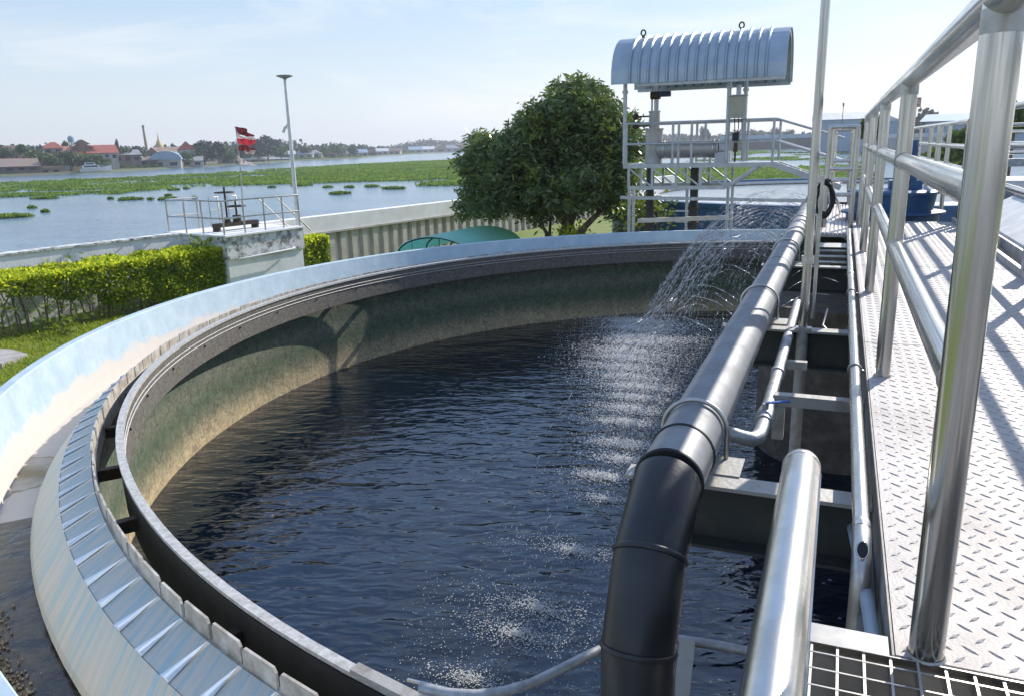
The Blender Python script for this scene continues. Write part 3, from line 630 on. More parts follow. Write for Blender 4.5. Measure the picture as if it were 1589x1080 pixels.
# gate valve stand
r_ = thing('gate_valve_stand', 'dark iron sluice gate lifter with two handwheels on a low frame on the block', 'valve stand', WP(TB+1.0,.75,-1.955))
for o_ in (0,):
    MB().bar(WP(TB+.45,.75,-1.80),WP(TB+1.75,.75,-1.80),.22,.10).build('frame_beam', darkmet, r_)
    for a in (.5,1.7): MB().bar(WP(TB+a,.75,-1.955),WP(TB+a,.75,-1.85),.2,.07,up=(0,1,0)).build('leg', darkmet, r_)
    for a,h in ((.85,-.98),(1.15,-1.35)):
        MB().cyl(WP(TB+a,.75,-1.85),WP(TB+a,.75,h+.14),.025,10).build('spindle', darkmet, r_)
        hw = MB(); ctr = Vector(WP(TB+a,.75,h)); R_ = .24
        hw.tube([ctr+Vector((c(t)*R_,s(t)*R_,0)) for t in np.linspace(0,6.283,25)], .018, 8, False)
        for t in range(3): hw.cyl(ctr-Vector((c(t*1.047)*R_,s(t*1.047)*R_,0)), ctr+Vector((c(t*1.047)*R_,s(t*1.047)*R_,0)), .012, 6)
        hw.build('handwheel', darkmet, r_)
    MB().cyl(WP(TB+1.15,.75,-1.75),WP(TB+1.15,.75,-1.58),.11,14).cyl(WP(TB+.85,.75,-1.75),WP(TB+.85,.75,-1.62),.08,14).build('gearbox', darkmet, r_)
# flagpole with worn flags
fp = UY(376,330, WP(TB+1.35,.1,0)[1]); kf = fp.dot(fwd)/F
def fpt(px,py): v = UY(px,py,fp.y); return v
r_ = thing('flagpole', 'thin leaning flagpole with torn red, white and dark flags above the railed block', 'flagpole', tuple(fp))
MB().tube([(fp.x,fp.y,-1.95),fpt(373,262),fpt(366,199)], .014, 8).build('pole', steel2, r_)
def flag(name, pts, m_, lab):
    b_ = MB(); n = len(pts)//2; tp = pts[:n]; bt_ = pts[n:]; N_ = 16
    T_ = [np.interp(np.linspace(0,n-1,N_), range(n), [p[j] for p in tp]) for j in (0,1)]; B_ = [np.interp(np.linspace(0,n-1,N_), range(n), [p[j] for p in bt_]) for j in (0,1)]
    vs = []
    for i in range(N_):
        for t in (0,.5,1):
            v = fpt(T_[0][i]*(1-t)+B_[0][i]*t, T_[1][i]*(1-t)+B_[1][i]*t); v = Vector(v); v.y += .07*math.sin(i*.9+t*2)*min(1,i/4); vs.append(v)
    b_.add(vs, [(3*i+j,3*i+3+j,3*i+4+j,3*i+1+j) for i in range(N_-1) for j in (0,1)], 0, True)
    o = b_.build(name, m_, r_); o['label'] = lab
fr = mat('flag_red', (.55,.035,.06), (.62,.08,.10), 9, .8, transl=.3); fw = mat('flag_white', (.7,.68,.66), (.55,.35,.34), 14, .8, transl=.3); fd = mat('flag_dark', (.07,.03,.035), (.32,.05,.05), 16, .8, transl=.2, contrast=(.45,.55))
flag('flag', [(364,197),(378,199),(392,210),(366,205),(380,213),(393,213)], fd, 'dark faded top flag')
flag('flag', [(366,206),(380,214),(393,214),(367,214),(380,216),(394,217)], fw, 'white strip of the top flag')
flag('flag', [(367,215),(380,216),(395,218),(369,222),(381,227),(392,225)], fr, 'bright red flag')
flag('flag', [(369,227),(380,226),(393,231),(369,234),(381,236),(393,236)], fd, 'tattered dark flag')
flag('flag', [(378,234),(386,233),(394,234),(380,238),(388,240),(392,240)], fw, 'torn white flag end')
flag('flag', [(369,241),(374,246),(380,255),(369,251),(373,255),(378,257)], fw, 'hanging white rag')
flag('flag', [(378,250),(388,252),(396,257),(380,255),(388,256),(395,259)], fw, 'lowest torn white flag')
# lamp post
lp = Vector((*U(463,352,-2.0).xy,0)); lp = Vector(WP(TE+.12,1.2,0))
def lpt(px,py): return UY(px,py,lp.y)
b0 = lpt(463,352); t0 = lpt(442,124)
r_ = thing('lamp_post', 'tall white lamp post with a flat solar head at the corner of the block', 'lamp post', (b0.x,lp.y,-1.955))
t0 = Vector((b0.x, lp.y, t0.z))
MB().tube([(b0.x,lp.y,-1.955),(b0.x,lp.y,.0),t0], .05, 14, rs=[.065,.05,.035]).build('pole', white, r_)
MB().cyl(t0, t0+Vector((0,0,.06)), .05, 12).lathe([(0,t0.z+.05),(.08,t0.z+.03),(.21,t0.z+.075),(.21,t0.z+.10),(0,t0.z+.11)], (t0.x,t0.y), 20, closed=False).build('lamp_head', mat('lamp_head_grey',(.33,.31,.28),(.2,.19,.17),10,.5), r_)
zb2 = lpt(450,190).z; MB().tube([(b0.x,lp.y,zb2),(b0.x-.13,lp.y-.05,zb2-.2)], .022, 8).tube([(b0.x,lp.y,zb2-.17),(b0.x-.12,lp.y-.05,zb2-.12)], .014, 8).build('arm', white, r_)
MB().bar((b0.x-.08,lp.y-.05,zb2-.11),(b0.x-.17,lp.y-.05,zb2-.26),.05,.05).build('side_lamp', white, r_)

# hedges
def hedge(name, label, t0, t1, o0, o1, z0, z1, n_, bare=0, seed=1):
    r_ = thing(name, label, 'hedge', WP((t0+t1)/2,(o0+o1)/2,GZ), 'clipped gold and green hedges along the river wall')
    q = rng.random((n_,3)); face = rng.choice(4, n_, p=[.42,.40,.09,.09])
    T_ = t0+(t1-t0)*q[:,0]; O_ = o0+(o1-o0)*q[:,1]; Z_ = z0+(z1-z0)*q[:,2]
    dep = np.abs(rng.normal(0,.07,n_))
    Z_ = np.where(face==0, z1-dep, Z_); O_ = np.where(face==1, o1-dep, O_); T_ = np.where(face==2, t1-dep, T_); T_ = np.where(face==3, t0+dep, T_)
    bumpy = (vnoise(T_*10,Z_*10+O_*7,4,3,seed)-.5)*.16; O_ = O_+np.where(face==1,bumpy,0); Z_ = Z_+np.where(face==0,bumpy,0)
    k = np.ones(n_,bool)
    if bare:   # lower part thins out to bare stems towards the left end
        lim = z0+(z1-z0)*np.clip(.86-.2*(T_+1.2), .0, .86)+(vnoise(T_*10,Z_*10,5,4,9)-.5)*.35
        k = (Z_ > lim) | (rng.random(n_) < .06)
    T_,O_,Z_,face = T_[k],O_[k],Z_[k],face[k]
    b_ = np.array([-16.43,11.22]); P = np.stack([b_[0]+wd.x*T_+wn.x*O_, b_[1]+wd.y*T_+wn.y*O_, Z_],1)
    V, Fq = leaves(P, .085, up=.55, ratio=.6)
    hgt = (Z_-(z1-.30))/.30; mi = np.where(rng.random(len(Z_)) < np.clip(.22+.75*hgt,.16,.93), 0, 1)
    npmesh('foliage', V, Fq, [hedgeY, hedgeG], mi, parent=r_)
    sb = MB(); t = t0+.1
    while t < t1:
        for j in range(3):
            a = rng.uniform(-.1,.1); o_ = rng.uniform(o0+.15,o1-.12)
            sb.tube([WP(t+a,o_,GZ),WP(t+a*1.5,o_+rng.uniform(-.05,.05),GZ+.4),WP(t+a*4,o_+rng.uniform(-.12,.12),(z1+GZ)/2+.2),WP(t+a*6,o_+rng.uniform(-.15,.15),z1-.12)], .02, 5, rs=[.022,.016,.011,.004])
            for m_ in range(3):
                zz = rng.uniform(GZ+.35,z1-.3); sb.tube([WP(t+a*2,o_,zz),WP(t+a*2+rng.uniform(-.25,.25),o_+rng.uniform(-.1,.2),zz+.3)], .006, 4, rs=[.008,.003])
        t += .33
    sb.build('stems', twig, r_)
    return r_
hedge('hedge', 'long clipped hedge, gold on top, bare stemmed at its left end', -5.0, TB-.05, .42, 1.62, GZ+.05, -2.28, 64000, 1, 3)
cb_ = MB()
hedge('hedge', 'short square gold hedge between the white block and the pilasters', TE+.55, TE+1.45, .35, 1.25, GZ+.05, -2.38, 6500, 0, 5)
# leafy sprigs
for (px,py,z,lb,n_) in ((100,508,GZ,'low leafy weed at the foot of the hedge near the lawn',90),(317,388,-2.3,'dark green shoots sticking out of the hedge top beside the block',70),(95,415,-2.3,'two thin leafy shoots above the left part of the hedge',16)):
    q = U(px,py+ (12 if z==GZ else 2),z); r_ = thing('sprig', lb, 'plant', tuple(q)); P = np.array(q)+rng.normal(size=(n_,3))*np.array([.22,.22,.09])+np.array([0,0,.14])
    V, Fq = leaves(P, .14, up=.6, ratio=.5); npmesh('foliage', V, Fq, [leafy], parent=r_); MB().tube([q,q+Vector((.03,0,.22))],.008,5).build('stem', twig, r_)
# lawn grass and slab
n_ = 60000; x = rng.uniform(-15.6,-8.2,n_); y = rng.uniform(3,12.5,n_); k = (x > wallx(y)+1.2) & (np.hypot(x-CX,y-CY) > 7.5)
P = np.stack([x[k],y[k],np.full(k.sum(),GZ)],1); V, Fq = leaves(P, .085, up=1.5, ratio=.22)
o = npmesh('grass', V, Fq, grassm); tag(o, 'sunlit short grass beside the tank', 'grass', None, 'stuff')
q = U(2,560,GZ); sl = MB(); sl.prism([(U(-70,545,GZ).x,U(-70,545,GZ).y),(U(-70,580,GZ).x,U(-70,580,GZ).y),(U(4,571,GZ).x,U(4,571,GZ).y),(U(44,556,GZ).x,U(44,556,GZ).y),(U(18,549,GZ).x,U(18,549,GZ).y)], GZ-.05, GZ+.09)
tag(sl.build('paving_slab', mat('slab_concrete', (.46,.44,.41), (.30,.27,.24), 4, .9, 0, .3, 30), org=(q.x,q.y,GZ)), 'pale concrete slab lying on the lawn at the left edge', 'slab')

# ------------------------------------------------------------------ green barrel canopy
q1 = U(672,368,-2.35); q2 = U(752,351.5,-2.35)
ax = (q2-q1); ax.z = 0; Lc = ax.length; axn = ax.normalized(); cr_ = Vector((axn.y,-axn.x,0))
r_ = thing('green_canopy', 'translucent green arched canopy on a dark frame behind the tank rim', 'canopy', (q1.x,q1.y,GZ))
hw_, rise = 1.2, .52
def cpt(a, t, dz=0): th_ = math.pi*(.0+a); return q1+cr_*(-hw_*c(th_))+axn*(t*Lc)+Vector((0,0,-rise+rise*s(th_)+dz))
sh_ = MB(); N_ = 24; vs = [cpt(i/N_, t, dz) for dz in (0,-.012) for t in (-.02,1.05) for i in range(N_+1)]; M_ = N_+1
sh_.add(vs, [(i,i+1,M_+i+1,M_+i) for i in range(N_)]+[(2*M_+i,3*M_+i,3*M_+i+1,2*M_+i+1) for i in range(N_)], 0, True)
gm = mat('green_sheet', (.48,.92,.82), (.80,.95,.92), 26, .5, 0, .1, 60, transl=.6, contrast=(.5,.62)); sh_.build('roof_sheet', gm, r_)
for t in (.0,.5,1.0): MB().tube([cpt(i/16,t,-.03) for i in range(17)], .022, 8).build('arch_rib', darkmet, r_)
for a in (.0,1.0):
    for t in (.02,.98): MB().cyl(cpt(a,t,-.03), Vector(cpt(a,t,0)).xy.to_3d()+Vector((0,0,GZ)), .03, 8).build('post', darkmet, r_)
MB().tube([cpt(.0,.0,-.03),cpt(1.0,.0,-.03)], .015, 6).tube([cpt(.3,.0,-.03),cpt(.3,0,-.5)],.01,6).tube([cpt(.55,.0,-.03),cpt(.55,0,-.6)],.012,6).build('tie_bar', darkmet, r_)

# ------------------------------------------------------------------ mango tree
TY = 22.5; kx = TY
def tp(px,py,y=TY): return UY(px,py,y)
root = tp(868,372); root.z = GZ
r_ = thing('mango_tree', 'broad dark green tree with a forked trunk beside the steel platform', 'tree', tuple(root))
tb = MB()
def limb(pts, r0, r1):
    n = len(pts); tb.tube(pts, r0, 10, rs=[r0+(r1-r0)*i/(n-1) for i in range(n)])
A0 = Vector((root.x+.1,TY,GZ)); A1 = tp(880,352); A2 = tp(905,322); 
limb([A0, tp(876,362), tp(884,345), tp(895,315), tp(888,270), tp(885,220), tp(888,165)], .20, .03)
limb([Vector((tp(895,366).x,TY-.8,GZ)), tp(893,368,TY-.8), tp(915,345,TY-.8), tp(938,322,TY-.8), tp(955,290), tp(965,240)], .13, .02)
limb([tp(880,352), tp(862,330), tp(842,300), tp(812,260), tp(790,215)], .11, .02)
limb([Vector((tp(850,370).x,TY,GZ)), tp(848,362), tp(838,345), tp(815,322), tp(775,290), tp(745,270)], .07, .015)
limb([Vector((tp(852,370).x,TY+.1,GZ)), tp(853,360), tp(855,330), tp(860,290)], .06, .02)
limb([tp(884,345), tp(860,315,TY-1), tp(830,290,TY-1.6)], .08, .02); limb([tp(890,330), tp(905,290,TY+1), tp(920,240,TY+1.5)], .08, .02)
limb([tp(888,270), tp(920,220), tp(940,185)], .06, .015); limb([tp(885,230), tp(860,190), tp(850,170)], .05, .012)
tb.build('trunk', bark, r_)
# crown: overlapping lobes following the outline in the photograph, with depth
lobes = [(890,165,38,36),(915,150,24,22),(868,170,30,28),(930,180,40,34),(950,215,40,40),(905,215,55,50),(855,215,45,45),(820,235,45,42),(790,262,48,40),(765,235,34,26),(752,222,22,18),(745,262,34,26),(745,300,36,24),(775,310,45,30),(820,300,50,40),(865,285,55,45),(915,285,55,50),(955,270,40,50),(965,315,32,36),(735,318,20,12),(845,322,30,14),(900,140,16,16),(800,228,30,28),(815,212,28,26),(828,196,28,28),(778,228,24,20),(842,178,20,18),(962,195,22,24),(872,148,20,18),(975,225,20,30),(730,250,20,14)]
kp = TY/c(.36)/F*1.02
ells = []
for px,py,a,b_ in lobes:
    for dy in (-1.2,0,1.2):
        v = tp(px,py,TY+dy*rng.uniform(.6,1.3)*min(1,a/40)); ells.append((v.x,v.y,v.z,a*kp*.82,a*kp*.9,b_*kp*.82))
cl = crown_points(ells, 2350, .5)
tw_ = crown_points(ells, 420, .97); cc_ = np.array([-8.0, TY, .1]); tw_ = tw_+(tw_-cc_)*rng.uniform(.02,.09,(len(tw_),1)); cl = np.concatenate([cl, tw_])
n_ = 26; P = np.repeat(cl, n_, 0)+rng.normal(size=(len(cl)*n_,3))*.095
V, Fq = leaves(P, .19, up=-.25, ratio=.32)
bright = np.repeat(rng.random(len(cl)) < np.where((cl[:,2] > .2)|(cl[:,0] < -9.6), .25, .07), n_)
npmesh('crown', V, Fq, [leafm, leafy], bright.astype(int), parent=r_)
q = U(905,362,-3.2); 
for px,py,lb,mt_,n_ in ((888,368,'yellow flowering shrub at the foot of the tree',hedgeY,260),(990,330,'bright leafy sapling between the tree and the black pipes',leafy,260),(1018,326,'bright green sapling behind the black pipes',leafy,200)):
    q = UY(px,py,21.5 if px<900 else 20.2); r_ = thing('shrub', lb, 'shrub', (q.x,q.y,GZ)); P = np.array(q)+rng.normal(size=(n_,3))*np.array([.28,.28,.22])
    V, Fq = leaves(P, .14, up=.3, ratio=.5); npmesh('foliage', V, Fq, [mt_], parent=r_); MB().tube([(q.x,q.y,GZ),(q.x+.05,q.y,q.z)],.02,6).build('stem', bark, r_)
# shrubs on the plant ground to the right
for i,(px,py,w,h_,y_,lb) in enumerate(((1470,245,60,40,46,'green bush behind the far right railing'),(1575,190,46,30,44,'taller bush behind the thick near post, at the right edge'),(1500,222,50,34,48,'bush between the two tall rail posts'),(1440,262,70,22,40,'low hedge like bush under the far railing'),(1352,200,24,30,50,'bush behind the walkway posts'))):
    q = UY(px,py,y_); k_ = q.dot(fwd)/F; r_ = thing('bush', lb, 'bush', (q.x,q.y,GZ), 'bushes on the plant ground'); n_ = 2600
    d_ = rng.normal(size=(n_,3)); d_ /= np.linalg.norm(d_,axis=1)[:,None]; P = np.array(q)+d_*(.5+.5*rng.random((n_,1)))*np.array([w*k_*.5,w*k_*.5,h_*k_*.5]); P[:,2] += (vnoise(P[:,0]*3,P[:,1]*3,3,3,i)-.5)*.6
    V, Fq = leaves(P, .34, up=.3, ratio=.6); npmesh('foliage', V, Fq, [fartree2, leafy], (rng.random(n_)<.25).astype(int), parent=r_); MB().cyl((q.x,q.y,GZ),(q.x,q.y,q.z),.08,6).build('stem', bark, r_)

# ------------------------------------------------------------------ settling tank
WZ = -3.09
r_ = TANK = thing('settling_tank', 'large round settling tank with pale blue rim and dark water', 'tank', (CX,CY,GZ))
MB().lathe([(7.29,-2.26),(7.29,-2.15),(7.372,-1.66),(7.38,-1.65),(7.45,-1.65),(7.46,-1.66),(7.48,GZ-.3),(7.29,GZ-.3)], CT, 240).build('outer_wall', paleblue, r_)
MB().lathe([(6.95,-2.167),(7.30,-2.17),(7.30,-2.35),(6.95,-2.35)], CT, 200).build('channel_floor', chfloor, r_)
MB().lathe([(6.75,GZ-.6),(6.75,-1.93),(6.78,-1.9),(6.93,-1.96),(6.955,-2.4),(6.955,GZ-.6)], CT, 240).build('tank_wall', algae, r_)
# wet silt lying in the channel, nearest the bridge
a0, a1 = R(-131), R(-96)
MB().lathe([(6.96,-2.163),(7.286,-2.162)], CT, 60, a0, a1, closed=False).build('wet_silt', silt, r_)
pa = rng.uniform(R(-122),R(-101),900); pr_ = 7.282-np.abs(rng.normal(0,.035,900))-.02*np.sin(pa*40)
def drops(P, r, stretch=None):
    n = len(P); rr = (r*(.6+.9*rng.random(n)))[:,None] if np.isscalar(r) else r[:,None]
    if stretch is None: stretch = np.tile([0,0,1.],(n,1))
    e = np.array([[1,0,0],[-1,0,0],[0,1,0],[0,-1,0]],float)
    V = np.concatenate([(P[:,None,:]+e[None]*rr[:,:,None]*np.array([1,1,1])), (P+stretch*rr)[:,None,:], (P-stretch*rr)[:,None,:]],1).reshape(-1,3)
    f = np.array([(0,2,4),(2,1,4),(1,3,4),(3,0,4),(2,0,5),(1,2,5),(3,1,5),(0,3,5)]); Fq = (f[None]+6*np.arange(n)[:,None,None]).reshape(-1,3); return V, Fq
V, Fq = drops(np.stack([CX+pr_*np.cos(pa), CY+pr_*np.sin(pa), np.full(900,-2.155)],1), rng.uniform(.003,.010,900))
tag(npmesh('gravel', V, Fq, mat('brown_grit',(.28,.21,.12),(.14,.10,.06),30,.8,island=(.4,.33,.22)), nv=3, parent=r_), 'brown grit along the foot of the outer wall', None, None, 'stuff')
NT = 180; da = 2*math.pi/NT
co = MB(); co.lathe([(6.90,-1.915),(7.06,-2.10),(7.075,-2.13),(7.05,-2.135),(6.88,-1.95)], CT, NT).build('weir_cover', covm, r_)
ic = MB(); rb = MB(); tt = MB()
def pc(r, a, z): return (CX+r*c(a), CY+r*s(a), z)
for i in range(NT):
    a = i*da; a2 = a+da
    ic.add([pc(6.715,a,-1.85),pc(6.715,a2,-1.85),pc(6.897,a2,-1.917),pc(6.897,a,-1.917)], [(0,1,2,3)])
    # folded dart: sharp at the notch, wide and raised outward
    b1, b2 = a-da*.17, a+da*.13; bm = a+da*.09
    ic.add([pc(6.72,a,-1.842),pc(6.90,b1,-1.913),pc(6.897,bm,-1.897),pc(6.90,b2,-1.913)], [(0,2,1),(0,3,2),(1,2,3)], 1)
    g0, g1 = a+da*.05, a+da*.95; t0_, t1_ = 6.695+rng.uniform(-.004,.004), 6.715; zt_ = -1.765+rng.uniform(-.006,.006); ch = da*.06
    vi = [pc(t0_,g0,-1.86),pc(t0_,g1,-1.86),pc(t0_,g1,zt_-.02),pc(t0_,g1-ch,zt_),pc(t0_,g0+ch,zt_),pc(t0_,g0,zt_-.02)]
    vo = [pc(t0_+.011,g0,-1.86),pc(t0_+.011,g1,-1.86),pc(t0_+.011,g1,zt_-.02),pc(t0_+.011,g1-ch,zt_),pc(t0_+.011,g0+ch,zt_),pc(t0_+.011,g0,zt_-.02)]
    tt.add(vi+vo, [(0,1,2,3,4,5)[::-1],(6,7,8,9,10,11)]+[(j,(j+1)%6,6+(j+1)%6,6+j) for j in range(6)])
ic.build('pleated_apron', [covm, ribm], r_); tt.build('weir_plate', tooth, r_)
MB().lathe([(6.69,-1.955),(6.712,-1.955),(6.712,-1.852),(6.69,-1.852)], CT, NT).build('weir_bar', tooth, r_)
b_ = MB().lathe([(6.53,-2.09),(6.535,-1.79),(6.548,-1.79),(6.545,-2.09)], CT, 200).build('scum_baffle', baffm, r_)
MB().lathe([(6.549,-2.085),(6.552,-1.795),(6.560,-1.795),(6.557,-2.085)], CT, 200).build('shaded_side', baffb, b_)  # thin ring that carries the painted shadow
MB().lathe([(6.518,-1.788),(6.520,-1.765),(6.566,-1.762),(6.568,-1.775),(6.56,-1.788)], CT, 200).build('lip', lipm, b_)
MB().lathe([(6.522,-1.855),(6.529,-1.85),(6.529,-1.86)], CT, 200).lathe([(6.522,-1.895),(6.529,-1.89),(6.529,-1.9)], CT, 200).build('stiffener', lipm, b_)
for i in range(50):
    a = R(-110.5+i*7.4)
    if i >= 48: break
    bk = MB(); p0 = Vector(pc(6.56,a,-1.90)); p1 = Vector(pc(6.75,a,-1.90)); bk.bar(p0,p1,.05,.012); bk.bar(p0-Vector((0,0,.04)),p1-Vector((0,0,.04)),.012,.07); bk.build('bracket', darkmet, r_)
    bl = MB(); bl.cyl(pc(6.528,a,-1.93),pc(6.518,a,-1.93),.012,6); bl.build('bolt', darkmet, b_)
# centre column
MB().lathe([(.80,-1.55),(.80,WZ-.5),(0,WZ-.5),(0,-1.55)], CT, 64).build('centre_column', mat('column_brown',(.085,.07,.052),(.16,.13,.10),7,.85,0,.4,30,contrast=(.45,.7)), r_)
tw = MB(); tw.lathe([(0,WZ),(6.75,WZ)], CT, 96, closed=False); struct(tw.build('tank_water', tankw), 'dark rippled water in the round settling tank', 'water')
# foam rings where the jets land, and falling jets
def drops(P, r, stretch=None):
    n = len(P); rr = (r*(.6+.9*rng.random(n)))[:,None] if np.isscalar(r) else r[:,None]
    if stretch is None: stretch = np.tile([0,0,1.],(n,1))
    e = np.array([[1,0,0],[-1,0,0],[0,1,0],[0,-1,0]],float)
    V = np.concatenate([(P[:,None,:]+e[None]*rr[:,:,None]*np.array([1,1,1])), (P+stretch*rr)[:,None,:], (P-stretch*rr)[:,None,:]],1).reshape(-1,3)
    f = np.array([(0,2,4),(2,1,4),(1,3,4),(3,0,4),(2,0,5),(1,2,5),(3,1,5),(0,3,5)]); Fq = (f[None]+6*np.arange(n)[:,None,None]).reshape(-1,3); return V, Fq
foamm = mat('white_foam', (.80,.79,.76), None, 5, .35, spec=.6)
dropm = mat('water_drop', (.42,.45,.48), None, 5, .15, spec=1.)
lands = [(-1.85,3.62,.75),(-1.75,4.13,1),(-1.72,4.46,1.25),(-1.73,5.30,.9),(-1.76,6.27,.7),(-1.9,6.74,.8),(-1.81,7.2,.9),(-1.9,7.63,1),(-2.1,8.28,1),(-2.16,8.75,1.1),(-2.2,9.2,.9),(-2.31,9.66,1.2),(-2.5,10.05,1),(-2.7,10.49,1.2),(-2.75,11.0,1.1),(-2.83,11.4,1.2),(-2.8,11.9,1),(-2.79,12.28,1.3),(-3.0,12.9,1.1),(-3.1,13.42,1.2),(-1.1,3.55,.5)]
PF = []; RF = []
for x,y,w in lands:
    far = 1+max(0,(y-8))*.16
    n_ = int((1100 if y < 6.5 else 1900)*w*far); a = rng.uniform(0,6.283,n_); rr = np.abs(rng.normal(0,.15,n_))*w*far; PF.append(np.stack([x+rr*np.cos(a)*1.5,y+rr*np.sin(a)*.62,WZ+.004+rng.exponential(.012,n_)],1)); RF.append(rng.uniform(.0018,.0055,n_)*(1+.055*y)*(1.35 if y > 6.5 else 1))
    n_ = int(420*w*far); a = rng.uniform(0,6.283,n_); rr = rng.uniform(.15,.55,n_)*w**.5*far; PF.append(np.stack([x+rr*np.cos(a)*1.5,y+rr*np.sin(a)*.7,WZ+.003+rng.exponential(.02,n_)],1)); RF.append(rng.uniform(.0014,.0045,n_)*(1+.04*y))
n_ = 12000; y = rng.uniform(7.5,14,n_); PF.append(np.stack([-2.2-(y-8)*.13+rng.normal(.5,.55,n_)+(y-8)*.1, y, WZ+.003+rng.exponential(.01,n_)],1)); RF.append(rng.uniform(.0025,.007,n_))
PF = np.concatenate(PF); RF = np.concatenate(RF); st_ = np.tile([0,0,.5],(len(PF),1)); V, Fq = drops(PF, RF, st_)
o = npmesh('water_foam', V, Fq, foamm, nv=3); tag(o, 'patches of white foam where the spray lands on the dark tank water', 'foam', None, 'stuff')
PJ = []; SJ = []; RJ = []
def jet(yn, xl, yl, n_, spread, apex=.10, x0=-.47, r=.0045, z0=-.90, side=1):
    t = rng.random(n_); h = z0-WZ
    T1 = math.sqrt(2*apex/9.8); T2 = math.sqrt(2*(apex+h)/9.8); T = T1+T2; vz = 9.8*T1
    tt_ = t*T; z = z0+vz*tt_-4.9*tt_**2; fr_ = tt_/T
    x = x0+(xl-x0)*fr_; y = yn+(yl-yn)*fr_
    P = np.stack([x,y,z],1)+rng.normal(size=(n_,3))*(spread*(.05+fr_[:,None]**2*.9))
    v = np.stack([np.full(n_,(xl-x0)/T),np.full(n_,(yl-yn)/T),vz-9.8*tt_],1); v /= np.linalg.norm(v,axis=1)[:,None]
    PJ.append(P); SJ.append(v*8.); RJ.append(rng.uniform(.5,1.3,n_)*r)
for x,y,w in lands[:-1]:
    n_ = 70 if y < 7 else (110 if y < 9.5 else 200)
    jet(y+.05, x, y, n_, .03 if y < 9.5 else .028, r=.0034 if y<9.5 else .0048)
    jet(y-.15, x+.35, y-.3, n_//2, .05, r=.003 if y<9.5 else .0042)
for y in np.arange(7.0,15.0,.17):
    jet(y, -1.7-(y-9)*.20-rng.random()*.7, y-.25, 80 if y < 12 else 42, .016, apex=.05+.08*rng.random(), r=.0022); jet(y+.1, -.9-rng.random()*1.0, y-.1-rng.random()*.3, 70 if y < 12 else 38, .02, apex=.03+.05*rng.random(), r=.0021)
for y in (4.9,5.5,6.1,7.4,8.2): jet(y, .9, y+.3, 40, .02, x0=-.3, r=.0042, z0=-1.0)
for y in np.arange(15.2,19.5,.24): jet(y, -2.0-rng.random()*2.0, y-.3, 70, .05, apex=.10, r=.004, z0=-1.0)
PJ = np.concatenate(PJ); SJ = np.concatenate(SJ); RJ = np.concatenate(RJ); kk = PJ[:,2] > WZ; V, Fq = drops(PJ[kk], RJ[kk], SJ[kk])
o = npmesh('water_spray', V, Fq, dropm, nv=3); tag(o, 'fans of falling water drops sprayed from the holes of the grey pipe', 'spray', None, 'stuff')

# second tank beyond
C2 = (.14, 28.0)
r_ = thing('blue_walled_tank', 'second round tank with a dark blue outer wall behind the platform', 'tank', (C2[0],C2[1],GZ))
MB().lathe([(7.47,-1.72),(7.49,GZ-.3),(7.2,GZ-.3),(7.2,-1.72)], C2, 160).build('outer_wall', bluepaint, r_)
MB().lathe([(7.20,-2.2),(7.20,-1.60),(7.50,-1.60),(7.50,-1.715),(7.2,-1.717)], C2, 160).build('rim', bluepaint, r_)
MB().lathe([(6.1,-2.3),(6.1,-1.62),(7.19,-1.75),(7.19,-2.3)], C2, 160).build('launder', white, r_)
MB().lathe([(5.9,-2.2),(5.9,-1.71),(5.95,-1.71),(5.95,-2.2)], C2, 160).build('scum_baffle', baffm, r_)
tw = MB(); tw.lathe([(0,-1.75),(6.1,-1.75)], C2, 60, closed=False); struct(tw.build('second_tank_water', watermat('pale_tank_water',(.25,.28,.30),.2,((3,1,2),),.3,.03)), 'water in the second round tank', 'water')

# ------------------------------------------------------------------ bridge
DK = -.917; XL = .155; XR = 1.13
r_ = BR = thing('bridge_deck', 'narrow steel bridge deck of pale diamond plate spanning the tank', 'walkway', (.64,1.4,DK))
deckm = mat('diamond_plate', (.45,.415,.385), (.30,.27,.235), 2.2, .55, .1, .12, 120, detail=12, contrast=(.42,.82), rvar=.12)
lozm = mat('diamond_plate_raised', (.38,.36,.34), (.31,.29,.27), 8, .45, .15)
MB().box((XL,1.412,DK-.01),(XR,9.72,DK)).build('deck_plate', deckm, r_)
for ys_ in (3.86,6.3,8.74):
    MB().box((XL+.002,ys_,DK+.0004),(XR-.002,ys_+.004,DK+.0012)).build('panel_seam', darkbeam, r_)
# raised lozenges
lz = []; fz = []; cnt = 0; pitch = .0425
ny = int((9.7-1.43)/pitch*1.15); 
for j in range(ny):
    y = 1.435+j*pitch/1.15
    if y > 9.7: break
    for i in range(int((XR-XL)/pitch)):
        x = XL+.02+i*pitch+(pitch/2 if j%2 else 0)
        if x > XR-.015: continue
        a = R(52) if (i+j)%2 == 0 else R(-38) ; a = R(50) if j%2==0 else R(-40)
        l_, w_ = .0175, .0045; ca_, sa_ = c(a), s(a); o_ = len(lz)
        for u_, v_, z_ in ((-l_,0,0),(0,-w_,0),(l_,0,0),(0,w_,0),(-l_*.55,0,.0021),(l_*.55,0,.0021)): lz.append((x+u_*ca_-v_*sa_, y+u_*sa_+v_*ca_, DK+z_+.0002))
        fz += [(o_,o_+1,o_+4,o_+4),(o_+1,o_+2,o_+5,o_+4),(o_+2,o_+3,o_+5,o_+5),(o_+3,o_,o_+4,o_+5)]
lm = MB(); lm.v = lz; lm.f = [tuple(dict.fromkeys(f)) for f in fz]; lm.mi = [0]*len(fz); lm.sm = [False]*len(fz); lm.build('tread_pattern', lozm, r_)
MB().box((XL-.006,1.41,DK-.16),(XL-.002,9.72,DK-.001)).box((XL-.05,1.46,DK-.16),(XL-.008,9.72,DK-.145)).build('edge_beam', mat('edge_beam_paint',(.20,.20,.19),(.34,.32,.29),12,.6,.2,.1,40), r_)
